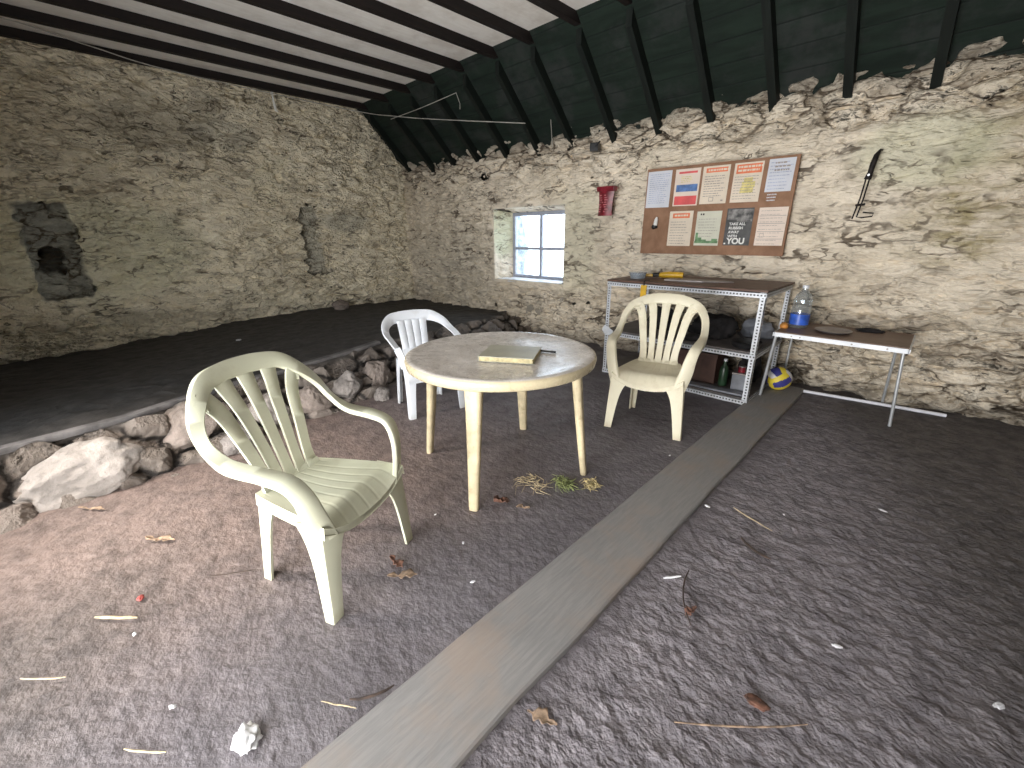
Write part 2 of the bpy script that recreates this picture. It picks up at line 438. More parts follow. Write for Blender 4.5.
M_darkbrown = board_material('dark brown wood', (.055, .028, .022), (.095, .05, .038), (3, 3, 3), .6)
M_yellow = simple('yellow plastic', (.72, .42, .02), .35, var=.15)
M_ballyellow = simple('yellow ball leather', (.74, .58, .05), .5, var=.08)
M_ballblue = simple('violet blue ball leather', (.05, .05, .24), .5, var=.15)
M_ballwhite = simple('white ball leather', (.70, .68, .68), .5, var=.08)
M_steelgrey = simple('dull grey metal sheet', (.30, .27, .26), .45, .4, var=.15)
M_greyplastic = simple('grey plastic', (.20, .21, .24), .5, var=.15)
M_blue_label = simple('blue label film', (.04, .12, .55), .35, var=.2, nscale=16)
M_greenglass = simple('dark green plastic', (.03, .07, .035), .3, var=.3)
M_cover = simple('pale beige book cover', (.44, .43, .34), .4, var=.08)
M_pages = simple('yellowed page edges', (.62, .53, .30), .7, var=.15, nscale=40)
M_cord = simple('grey nylon cord', (.42, .40, .36), .7)
M_whitepaint = simple('white painted window wood', (.36, .38, .45), .5, var=.08, nscale=20)
M_sill = simple('pale painted sill', (.74, .75, .78), .45, var=.08)
M_pvc = simple('white plastic pipe', (.74, .74, .80), .4, var=.06)
M_straw = simple('dry straw', (.44, .36, .23), .8, var=.2, nscale=30)
M_twig = simple('dark twig', (.05, .032, .024), .85, var=.3, nscale=30)
M_leafbrown = simple('brown dead leaf', (.16, .075, .05), .75, var=.4, nscale=30)
M_leafpale = simple('pale dead leaf', (.36, .25, .17), .75, var=.3, nscale=30)
M_grass = simple('fading green grass', (.20, .23, .085), .7, var=.35, nscale=40)
M_hay = simple('yellow dry grass', (.42, .34, .17), .8, var=.3, nscale=40)
M_tissue = simple('white tissue', (.66, .66, .68), .85, var=.1, nscale=20)
M_scrap = simple('white scrap', (.72, .72, .75), .7, var=.08)
M_redscrap = simple('red plastic scrap', (.40, .07, .06), .5, var=.2)
M_orangefruit = simple('orange peel', (.60, .25, .05), .6, var=.2, nscale=20)
M_concrete = simple('edging concrete', (.16, .15, .15), .85, var=.25, nscale=7, bump=.6)
M_bush = simple('pale outdoor foliage', (.30, .36, .42), .9, var=.3, nscale=9)
M_flax = simple('dull door wall', (.40, .36, .30), .9, var=.15, nscale=2)

def clear_material(name, tint, gloss=.12, rough=.08, milky=0.0):
    t = NT(name); t.n.remove(t.b)
    tr = t.node('ShaderNodeBsdfTransparent', {'Color': tint}); gl = t.node('ShaderNodeBsdfGlossy', {'Color': (.9, .95, 1), 'Roughness': rough})
    lw = t.node('ShaderNodeLayerWeight', {'Blend': .35})
    nz = t.noise(t.coord(), 14, 3).outputs[0]
    f = t.math('ADD', t.math('MULTIPLY', lw.outputs['Facing'], .45), t.math('MULTIPLY', nz, gloss), clamp=True)
    mx = t.node('ShaderNodeMixShader', {0: f, 1: tr.outputs[0], 2: gl.outputs[0]})
    res = mx
    if milky:
        df = t.node('ShaderNodeBsdfDiffuse', {'Color': (.8, .85, .9)})
        res = t.node('ShaderNodeMixShader', {0: milky, 1: mx.outputs[0], 2: df.outputs[0]})
    t.l.new(res.outputs[0], t.out.inputs['Surface'])
    return t.m
M_pane = clear_material('old window glass', (.93, .95, .97), .05, .02)
M_bottle = clear_material('clear bottle plastic', (.86, .90, .93), .22, .1, .06)
M_tub = clear_material('clear tub plastic', (.80, .84, .88), .3, .15, .2)

# ------------------------------------------------------------------ gridded surfaces with painted masks
def grid_surface(name, mat, us, vs, pos, masks, hole=None, kind='structure', flip=False):
    U, V = np.meshgrid(us, vs)
    nu, nv = len(us), len(vs)
    P = pos(U, V)
    co = np.stack([c.ravel() for c in P], 1)
    j, i = np.meshgrid(np.arange(nv - 1), np.arange(nu - 1), indexing='ij')
    a = j * nu + i
    q = np.stack([a, a + 1, a + nu + 1, a + nu], -1).reshape(-1, 4)
    if hole is not None:
        uc = (us[:-1] + us[1:]) / 2; vc = (vs[:-1] + vs[1:]) / 2
        UC, VC = np.meshgrid(uc, vc)
        q = q[~hole(UC, VC).ravel()]
    if flip: q = q[:, ::-1]
    me = bpy.data.meshes.new(name)
    me.vertices.add(len(co)); me.vertices.foreach_set('co', co.astype(np.float32).ravel())
    me.loops.add(q.size); me.loops.foreach_set('vertex_index', q.astype(np.int32).ravel())
    me.polygons.add(len(q)); me.polygons.foreach_set('loop_start', np.arange(0, q.size, 4, dtype=np.int32))
    me.polygons.foreach_set('use_smooth', np.ones(len(q), bool))
    me.update(calc_edges=True); me.validate()
    for nm, arrs in masks(U, V).items():
        at = me.attributes.new(nm, 'FLOAT_COLOR', 'POINT')
        data = np.ones((co.shape[0], 4), np.float32)
        for k, arr in enumerate(arrs): data[:, k] = np.broadcast_to(arr, U.shape).ravel()
        at.data.foreach_set('color', data.ravel())
    me.materials.append(mat)
    o = bpy.data.objects.new(name, me); o['kind'] = kind
    return link(o)

def ss(x, a, b): 
    t = np.clip((x - a) / (b - a), 0, 1); return t * t * (3 - 2 * t)
def blob(U, V, u, v, ru, rv, p=2.0):
    d = ((np.abs(U - u) / ru) ** p + (np.abs(V - v) / rv) ** p); return np.clip(1 - ss(d, .3, 1.1), 0, 1)
def boxm(U, V, u0, u1, v0, v1, s=.04):
    return ss(U, u0 - s, u0 + s) * (1 - ss(U, u1 - s, u1 + s)) * ss(V, v0 - s, v0 + s) * (1 - ss(V, v1 - s, v1 + s))

YB = 4.765          # face of the back wall
XL = -7.38          # face of the gable
# back wall with the window embrasure
WX0, WX1, WZ0, WZ1 = -5.02, -3.67, .765, 1.785
FX0, FX1, FZ0, FZ1, FY = -4.94, -3.80, .77, 1.735, 5.12
us = np.unique(np.concatenate([np.arange(-7.6, 1.0, .021), np.arange(1.0, 3.6, .06), [WX0, WX1]]))
vs = np.unique(np.concatenate([np.arange(-.06, 2.67, .021), [WZ0, WZ1]]))
def mb(U, V):
    dh = np.maximum(np.maximum(WX0 - U, U - WX1), np.maximum(WZ0 - V, V - WZ1))
    rough = ss(dh, 0.0, .12) * 1.0
    rough = rough * (1 - .45 * boxm(U, V, -3.7, -3.1, .75, 1.9, .12))          # smoother plaster by the window
    rough = rough * (1 - .25 * boxm(U, V, -2.9, .2, 1.0, 2.15, .3)) * (1 - .6 * boxm(U, V, -2.5, -1.1, 1.2, 2.05, .15))
    rough = rough + .35 * ss(V, .95, .5) + .25 * ss(V, 2.1, 2.3)
    bare = .9 * ss(V, 2.13, 2.3) + .6 * ss(V, 1.0, .55) * ss(U, -4, -2) - .25 * boxm(U, V, -2.9, .6, 1.05, 2.2, .25)
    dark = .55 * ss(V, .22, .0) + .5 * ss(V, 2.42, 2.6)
    moss = .5 * blob(U, V, .12, 1.75, .3, .7) + .35 * blob(U, V, -.05, 1.45, .35, .4)
    wet = .55 * blob(U, V, -.3, 2.0, .5, .3) + .35 * boxm(U, V, -3.75, -3.2, .7, 1.9, .15)
    grey = .25 * boxm(U, V, -7.5, -5.3, .2, 1.5, .5)
    return {'m1': (grey, np.clip(dark, 0, 1), moss), 'm2': (rough, np.clip(bare, 0, 1), wet)}
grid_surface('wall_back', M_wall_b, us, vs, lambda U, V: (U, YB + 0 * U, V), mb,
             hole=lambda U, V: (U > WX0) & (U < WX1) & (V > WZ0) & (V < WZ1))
# the four splayed reveals
def reveal(name, c0, c1, d0, d1, moss):
    c0, c1, d0, d1 = map(np.array, (c0, c1, d0, d1))
    n = 40
    uu = np.linspace(0, 1, n); vv = np.linspace(0, 1, 14)
    def pos(U, V):
        p = (c0[:, None, None] * (1 - U) + c1[:, None, None] * U) * (1 - V) + (d0[:, None, None] * (1 - U) + d1[:, None, None] * U) * V
        return p[0], p[1], p[2]
    def mk(U, V):
        e = np.minimum(V, 1 - V) * 2
        return {'m1': (.0, .0, .0 * U), 'm2': (ss(e, 0, .6) * .5, .0, moss * blob(U, V, .3, .5, .45, .9))}
    return grid_surface(name, M_wall_b, uu, vv, pos, mk)
A = (WX0, YB, WZ0); B = (WX0, YB, WZ1); Cc = (WX1, YB, WZ1); Dd = (WX1, YB, WZ0)
a_ = (FX0, FY, FZ0); b_ = (FX0, FY, FZ1); c_ = (FX1, FY, FZ1); d_ = (FX1, FY, FZ0)
reveal('window_reveal_left', B, A, b_, a_, .9)
reveal('window_reveal_top', Cc, B, c_, b_, 0.0)
reveal('window_reveal_right', Dd, Cc, d_, c_, 0.0)
reveal('window_reveal_bottom', A, Dd, a_, d_, 0.0)

m_ = MB()  # unseen boxes added round the reveals to stop light leaking in
for a, b in (((-5.6, YB + .10, .2), (FX0 - .13, FY + .06, 2.3)), ((FX1 + .13, YB + .10, .2), (-3.1, FY + .06, 2.3)), ((-5.6, YB + .10, FZ1 + .09), (-3.1, FY + .06, 2.3)), ((-5.6, YB + .10, .2), (-3.1, FY + .06, FZ0 - .08)),
             ((-5.6, FY, .2), (FX0 + .01, FY + .06, 2.3)), ((FX1 - .01, FY, .2), (-3.1, FY + .06, 2.3)), ((-5.6, FY, FZ1 - .01), (-3.1, FY + .06, 2.3)), ((-5.6, FY, .2), (-3.1, FY + .06, FZ0 + .01))): m_.box(a, b)
m_.build('window_surround', M_flax, None, False)['kind'] = 'structure'
m_ = MB(); m_.add([(-30, 5.3, -.02), (20, 5.3, -.02), (20, 45, -.02), (-30, 45, -.02)], [(0, 1, 2, 3)]); m_.build('ground_outside', M_white, None, False)['kind'] = 'structure'
# gable (left) wall
us = np.unique(np.concatenate([np.arange(-1.2, 4.9, .021)]))
vs = np.arange(-.1, 3.62, .021)
def wob(U, V): return U + .010 * np.sin(V * 23 + 1) + .008 * np.sin(V * 51), V + .008 * np.sin(U * 31) + .008 * np.sin(U * 67 + 2)
def posl(U0, V0):
    U, V = wob(U0, V0)
    bat = .40 * ss(U, 3.8, -1.0) * (1 - ss(V, 0, 3.0))
    x = XL + bat
    rec = .11 * boxm(U, V, -.17, .19, .80, 1.76, .018)                      # blocked slit
    rec += .20 * boxm(U, V, -.10, .03, 1.06, 1.28, .02) * 1.0
    rec += .075 * ss(U, 2.865, 2.885) * boxm(U, V, 2.80, 4.6, .87, 1.82, .012) * (1 - ss(U, 3.1, 4.5))
    z = np.minimum(V0, 7.43 - U0)
    return x - rec, U0, z
def ml(U, V):
    U, V = wob(U, V)
    grey = .95 * boxm(U, V, -.20, .2, .78, 1.80, .03) + .55 * boxm(U, V, 2.87, 3.12, .87, 1.84, .04) + .45 * blob(U, V, 3.6, 1.65, .5, .18) + .35 * blob(U, V, 2.0, 2.75, .5, .22)
    dark = .95 * boxm(U, V, -.12, .05, 1.05, 1.29, .03) + .9 * boxm(U, V, 2.845, 2.90, .86, 1.84, .02) + .8 * boxm(U, V, 2.86, 3.25, .84, .885, .02)  # includes shadow lines painted along the recess edges
    dark += .8 * boxm(U, V, -.2, .2, .775, .80, .02) + .6 * boxm(U, V, -.22, .2, 1.76, 1.80, .02)
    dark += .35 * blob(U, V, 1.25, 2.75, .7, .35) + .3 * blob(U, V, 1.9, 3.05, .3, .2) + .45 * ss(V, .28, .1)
    wet = .45 * blob(U, V, .3, 1.3, 1.3, .7) 
    moss = .15 * blob(U, V, 3.0, .6, 1.6, .3)
    rough = 1 - .5 * boxm(U, V, -.24, .23, .74, 1.82, .04) - .4 * blob(U, V, 1.52, 1.58, .25, .2)
    bare = .2 * blob(U, V, 1.5, 2.7, 1.2, .5) + .7 * boxm(U, V, -.17, .19, .80, 1.76, .03)
    return {'m1': (grey, np.clip(dark, 0, 1), moss), 'm2': (rough, bare, wet)}
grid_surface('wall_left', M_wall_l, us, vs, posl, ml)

# unseen sides: front wall with two doorways, right wall
mb_ = MB()
FWY = -1.15
def fw(x0, x1, z0, z1): mb_.box((x0, FWY - .5, z0), (x1, FWY, z1))
fw(-7.8, -4.0, -.05, 2.6); fw(-4.0, -3.3, 2.05, 2.6); fw(-4.0, -3.3, -.05, .12); fw(-3.3, -2.4, -.05, 2.6); fw(-2.4, .25, 2.15, 2.6); fw(.25, 3.6, -.05, 2.6)
mb_.build('wall_front', M_flax, None, False)['kind'] = 'structure'
mb_ = MB(); mb_.box((3.5, -1.6, -.05), (3.9, 5.2, 3.6)); mb_.build('wall_right', M_flax, None, False)['kind'] = 'structure'

# floor
us = np.unique(np.concatenate([np.arange(-7.4, -3.7, .08), np.arange(-3.7, .9, .0165), np.arange(.9, 3.6, .07)]))
vs = np.unique(np.concatenate([np.arange(-1.7, -.6, .08), np.arange(-.6, 3.2, .0165), np.arange(3.2, 4.95, .022)]))
def mf(U, V):
    brown = np.clip(1 - ss(U, -2.3, -1.1) , 0, 1) * (1 - ss(V, 1.0, 2.6)) 
    rough = ss(U, -.75, -.45) * .75 + .12 - .1 * ss(V, 2.5, 4)
    floor_shade = np.maximum(.9 * ss(U * .9 + V * .25, .45, 1.15), .75 * ss(-U * .75 - V * 1.9, 1.1, 2.4) * (1 - ss(-U, 2.1, 2.6))) + .35 * ss(V, 3.6, 4.6)  # painted shade: far right, near left corner and towards the back wall
    return {'m1': (brown, rough, np.clip(floor_shade, 0, 1))}
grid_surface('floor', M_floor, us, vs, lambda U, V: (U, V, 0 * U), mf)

# raised byre platform with its rubble edge
toe_y = [-1.2, -.55, .07, .34, 1.2, 1.85, 2.4, 3.3, 4.3, 4.9]
toe_x = [-3.15, -3.19, -3.23, -3.27, -3.41, -3.49, -3.62, -3.80, -4.0, -4.1]
top_x = [-3.50, -3.53, -3.58, -3.68, -3.95, -4.12, -4.30, -4.42, -4.62, -4.85]
us = np.unique(np.concatenate([np.linspace(0, .45, 40), np.linspace(.45, 1.0, 46)])); vs = np.arange(-1.2, 4.9, .024)
def posp(U, V):
    tx = np.interp(V, toe_y, toe_x) + .05; px = np.interp(V, toe_y, top_x)
    wob = .05 * np.sin(V * 5.1) + .035 * np.sin(V * 11.3 + 1)
    tx = tx + wob * .6; px = px + wob * .4
    k = .62
    x = np.where(U > k, px + (tx - px) * (U - k) / (1 - k), -7.45 + (px + 7.45) * U / k)
    zt = .30 - .04 * ss(-x, 3.5, 7.3) - .12 * ss(2.5 - V, 0, 3.4) * ss(-x, 3.9, 7.0) - .03 * ss(V, 3, 4.7)
    prof = (1 - np.clip((U - k) / (1 - k), 0, 1) ** 1.35)
    z = np.where(U > k, -.05 + (zt + .05) * prof, zt)
    return x, V, z
def mp(U, V):
    return {'m1': (ss(U, .61, .66), 0 * U, 0 * U)}
us = np.unique(np.concatenate([np.linspace(0, .62, 90), np.linspace(.62, 1.0, 44)]))
grid_surface('raised_platform', M_rubble, us, vs, posp, mp)
# thin concrete edging along the lip of the platform
ed = MB()
pp = [(np.interp(y, toe_y, top_x) - .03, y, .305 + .006 * math.sin(y * 3)) for y in np.arange(-1.1, 2.3, .12)]
ed.strap(pp, [(0, 0, 1)] * len(pp), [.07] * len(pp), .035, 2)
ed.build('trim_1', M_concrete, None, True)['kind'] = 'structure'

# boulders set in the platform edge
def boulder(label, loc, size, mat, seed, rz=0, tilt=(0, 0), flat=.75):
    bm = bmesh.new(); bmesh.ops.create_icosphere(bm, subdivisions=5, radius=1)
    off = Vector((seed * 7.3, seed * 3.1, seed * 1.7))
    planes = []
    r = random.Random(seed)
    for _ in range(9):
        d = Vector((r.uniform(-1, 1), r.uniform(-1, 1), r.uniform(-.6, 1))).normalized(); planes.append((d, r.uniform(.58, .85)))
    for v in bm.verts:
        p = v.co.copy()
        for d, k in planes:
            e = p.dot(d) - k
            if e > 0: p -= d * e * flat
        p *= 1 + .26 * mnoise.noise(p * 1.2 + off) + .13 * (.5 - abs(mnoise.noise(p * 2.6 + off))) + .07 * mnoise.noise(p * 5 + off) + .04 * mnoise.noise(p * 12 + off)
        v.co = Vector((p.x * size[0], p.y * size[1], p.z * size[2]))
    me = bpy.data.meshes.new('boulder'); bm.to_mesh(me); bm.free()
    me.polygons.foreach_set('use_smooth', [True] * len(me.polygons)); me.materials.append(mat)
    o = bpy.data.objects.new('boulder', me); o.location = loc; o.rotation_euler = (tilt[0], tilt[1], rz); link(o)
    return tag(o, label, 'boulder')
boulder('large pale flat-faced boulder at the left end of the platform edge', (-3.36, -.24, .09), (.20, .34, .16), M_rock_pale, 3, .1, (.30, .5))
boulder('broad brownish slab-like stone in platform edge right of the large pale boulder', (-3.50, .36, .19), (.17, .20, .12), M_rock_brown, 5, .1, (.1, .3))
boulder('lumpy grey stone at floor level left of the front chair back', (-3.27, .60, .06), (.12, .12, .10), M_rock_grey, 8)
boulder('dark stone at the extreme left of the platform edge, against the picture border', (-3.30, -.84, .08), (.15, .15, .15), M_rock_dark, 11)
boulder('pale stone behind the teardrop opening of the front chair', (-3.52, .87, .15), (.13, .14, .13), M_rock_pale, 14, .4)
boulder('brown-grey stone in the platform edge behind the front chair slats', (-3.55, 1.22, .12), (.12, .14, .13), M_rock_brown, 17)
boulder('angular grey stone beside the right arm of the front chair', (-3.64, 1.56, .12), (.13, .14, .14), M_rock_grey, 21, .6)
boulder('upright grey-brown stone left of the white low-back chair legs', (-3.75, 1.92, .13), (.13, .14, .16), M_rock_brown, 24, 1.0)
boulder('pointed pale stone at floor level left of the white low-back chair', (-3.44, 1.80, .04), (.07, .09, .08), M_rock_grey, 27, .8, (.4, 0))
boulder('dark stone behind the white low-back chair', (-3.88, 2.36, .14), (.16, .18, .15), M_rock_dark, 31)
rk = boulder('rounded brown rock lying on the platform at the foot of the gable wall', (-7.10, 3.14, .30), (.13, .16, .11), M_rock_brown, 35)
rk.name = 'rock'; rk['category'] = 'rock'

# ------------------------------------------------------------------ roof
TX = [-7.2, -6.57, -5.98, -5.40, -4.79, -4.20, -3.65, -3.05, -2.5, -1.95, -1.40, -.86, -.33, .22, .77, 1.32, 1.87, 2.42, 2.97]
ZT, ZC = 3.33, 3.415
mb_ = MB(); mb_.box((-7.9, -.4, ZC), (3.8, 4.05, ZC + .03)); mb_.build('ceiling', M_ceil, None, False)['kind'] = 'structure'
def slope(name, y0, z0, y1, z1):
    m = MB(); m.add([(-7.9, y0, z0), (3.8, y0, z0), (3.8, y1, z1), (-7.9, y1, z1), (-7.9, y0, z0 + .03), (3.8, y0, z0 + .03), (3.8, y1, z1 + .03), (-7.9, y1, z1 + .03)],
                    [(0, 1, 2, 3), (4, 5, 6, 7), (0, 1, 5, 4), (1, 2, 6, 5), (2, 3, 7, 6), (3, 0, 4, 7)])
    m.build(name, M_green, None, False)['kind'] = 'structure'
KB = 7.41
slope('roof_slope_back', 5.0, KB - 5.0, KB - ZC - .05, ZC + .05)
slope('roof_slope_front', -1.75, 3.41 - 1.4, -.15, ZC + .2)
for k, x in enumerate(TX):
    w = .036
    m = MB(); m.box((x - w, -.6, ZT), (x + w, KB - ZC + .1, ZC - .002))
    # a slightly ragged lower arris
    o = m.build('ceiling_joist', M_joist, None, False); o['kind'] = 'structure'
    if x > 3: continue
    m = MB()
    yb = YB + .09; yt = KB - ZC + .10
    d = .10; w = .032
    def pt(y, off): return (KB - y) - off
    vs_ = []
    for sx in (-w, w):
        vs_ += [(x + sx, yb, pt(yb, .003)), (x + sx, yt, pt(yt, .003)), (x + sx, yt, pt(yt, d * 1.414)), (x + sx, yb, pt(yb, d * 1.414))]
    m.add(vs_, [(0, 1, 2, 3), (4, 5, 6, 7), (0, 1, 5, 4), (1, 2, 6, 5), (2, 3, 7, 6), (3, 0, 4, 7)])
    o = m.build('rafter', M_rafter, None, False); o['kind'] = 'structure'

# ------------------------------------------------------------------ window
win = bpy.data.objects.new('window_1', None); win.location = ((FX0 + FX1) / 2, FY, FZ0); link(win); win['kind'] = 'structure'
w2 = (FX1 - FX0) / 2; hh = FZ1 - FZ0
m = MB(); f = .05
m.box((-w2, -.02, 0), (-w2 + f, .04, hh)); m.box((w2 - f, -.02, 0), (w2, .04, hh)); m.box((-w2 + f, -.02, hh - f), (w2 - f, .04, hh)); m.box((-w2 + f, -.02, 0), (w2 - f, .04, f))
m.build('window_frame', M_whitepaint, win, False)
zc = .445
m = MB(); m.box((-.022, -.015, f), (.022, .03, hh - f)); m.build('glazing_bar', M_whitepaint, win, False)
m = MB(); m.box((-w2 + f, -.012, zc - .02), (w2 - f, .028, zc + .02)); m.build('glazing_bar', M_whitepaint, win, False)
for (x0, x1) in ((-w2 + f, -.022), (.022, w2 - f)):
    for (z0, z1) in ((f, zc - .02), (zc + .02, hh - f)):
        m = MB(); m.box((x0, .008, z0), (x1, .012, z1)); m.build('pane', M_pane, win, False)
m = MB(); m.box((-w2 - .04, -.34, -.035), (w2 + .06, -.02, .005), bev=.006); m.build('window_sill', M_sill, win, False)
# something pale and leafy just outside
bm = bmesh.new(); bmesh.ops.create_icosphere(bm, subdivisions=4, radius=1)
for v in bm.verts:
    v.co *= 1 + .25 * mnoise.noise(v.co * 2.2) + .12 * mnoise.noise(v.co * 7)
    v.co = Vector((v.co.x * .30, v.co.y * .3, v.co.z * .95))
me = bpy.data.meshes.new('bush'); bm.to_mesh(me); bm.free(); me.materials.append(M_bush)
me.polygons.foreach_set('use_smooth', [True] * len(me.polygons))
o = bpy.data.objects.new('bush', me); o.location = (-6.52, 6.7, .93); link(o); tag(o, 'blurred pale bush outside the window, behind its left panes', 'bush')

# ------------------------------------------------------------------ plank in the floor
m = MB()
def pl(u, v):
    y = -.6 + 5.24 * v
    return None
vs_, fs_ = [], []
N = 60
for j in range(N + 1):
    y = -.6 + 5.2 * j / N
    e0 = .008 * mnoise.noise(Vector((1, y * 2, 0))); e1 = .012 * mnoise.noise(Vector((5, y * 2.3, 0)))
    cz = .028 + .004 * mnoise.noise(Vector((9, y * 1.5, 0)))
    x0 = -.965 + e0; x1 = -.655 + e1
    vs_ += [(x0, y, -.03), (x0, y, cz - .006), (x0 + .008, y, cz), ((x0 + x1) / 2, y, cz + .003), (x1 - .008, y, cz), (x1, y, cz - .006), (x1, y, -.03)]
for j in range(N):
    for k in range(6):
        fs_.append((j * 7 + k, j * 7 + k + 1, (j + 1) * 7 + k + 1, (j + 1) * 7 + k))
fs_ += [tuple(range(7)), tuple(N * 7 + k for k in range(7))]
m.add(vs_, fs_)
tag(m.build('floor_plank', M_plank, None, True, 30), 'long worn grey plank sunk in the dirt floor, running to the back wall', 'plank')

# ------------------------------------------------------------------ round table
TC = (-1.785, 1.73)
tb = thing('round_table', 'round cream plastic table with a scuffed dirty top, in the middle of the chairs', 'table', (*TC, 0))
DZ = .035
m = MB()
R = .565
prof = [(.0, .700), (R - .06, .700), (R - .05, .668), (R - .012, .664), (R - .002, .672), (R + .004, .70), (R, .715), (R - .012, .722), (R - .035, .7235), (R - .05, .7195), (.3, .7195), (.0, .7195)]
m.lathe([(r_, z_ + DZ) for r_, z_ in prof], 96, cap=False)
m.build('tabletop', M_top, tb, True, 50)
for sx, sy in ((-1, -1), (1, -1), (1, 1), (-1, 1)):
    m = MB(); secs = []
    ang = math.atan2(sy, sx) + math.radians(-17)
    d = Vector((math.cos(ang), math.sin(ang), 0)); s_ = Vector((-d.y, d.x, 0))
    for z, rr, wd, dp in ((.70 + DZ, .455, .105, .060), (.55, .472, .088, .056), (.3, .497, .072, .048), (.02, .528, .056, .040), (0, .53, .052, .037)):
        c = d * rr; sec = []
        for k in range(16):
            a = 2 * PI * k / 16
            ca, sa = math.cos(a), math.sin(a)
            u = math.copysign(abs(ca) ** .55, ca); v_ = math.copysign(abs(sa) ** .8, sa)
            sec.append(c + s_ * (u * wd / 2) + d * (v_ * dp / 2) + Vector((0, 0, z)))
        secs.append(sec)
    m.loft(secs); m.build('leg', M_leg, tb, True, 50)

# book and pen on the table
bk = thing('book', 'flat pale beige book lying closed on the round table', 'book', (-1.655, 1.685, .7235 + DZ), math.radians(31))
bw, bd = .31, .265
m = MB(); m.box((-bw / 2 + .004, -bd / 2 + .004, .003), (bw / 2 - .006, bd / 2 - .004, .027)); m.build('pages', M_pages, bk, False)
m = MB(); m.box((-bw / 2, -bd / 2, 0), (bw / 2, bd / 2, .003)); m.box((-bw / 2, -bd / 2, .027), (bw / 2, bd / 2, .031), bev=.001); m.box((-bw / 2 - .002, -bd / 2, 0), (-bw / 2 + .002, bd / 2, .030)); m.build('cover', M_cover, bk, False)
pn = thing('pen', 'short dark pen lying on the round table beside the book', 'pen', (-1.575, 1.90, .7275 + DZ), math.radians(20))
m = MB(); m.tube([(-.055, 0, 0), (-.05, 0, 0), (.03, 0, 0)], [.003, .0055, .0055], 8); m.build('barrel', M_inkdark, pn)
m = MB(); m.tube([(.03, 0, 0), (.06, 0, 0), (.063, 0, 0)], [.0065, .0065, .003], 8); m.build('cap', M_black, pn)

# ------------------------------------------------------------------ plastic chairs
def leg_L(m, x, y, zt, xt, yt, wt, wb, dt, db, sx, sy, th=.012, drop=0.0):
    """tapered angle-section leg, outer corner at (x,y) on the floor and (xt,yt) at zt"""
    secs = []
    for k in range(19):
        t = k / 18
        z = zt * t
        cx = x + (xt - x) * t; cy = y + (yt - y) * t
        e = .35 * t + .65 * t ** 5
        w = wb + (wt - wb) * e; d = db + (dt - db) * e
        ix, iy = -sx, -sy       # inwards
        P = [(0, 0), (w * .5, 0), (w, 0), (w, th), (th * 1.6, th), (th, th * 1.6), (th, d), (0, d), (0, d * .5)]
        r = .006
        P = [(0, r), (r * .3, r * .3), (r, 0), (w, 0), (w, th), (th * 1.6, th), (th, th * 1.6), (th, d), (0, d)]
        secs.append([Vector((cx + ix * a, cy + iy * b, z - drop * t ** 6 * (a / w) ** .8)) for a, b in P])
    m.loft(secs)

def back_y(x, z): return -.175 - .30 * (z - .43) - .16 * max(0, z - .55) ** 2 + .55 * x * x

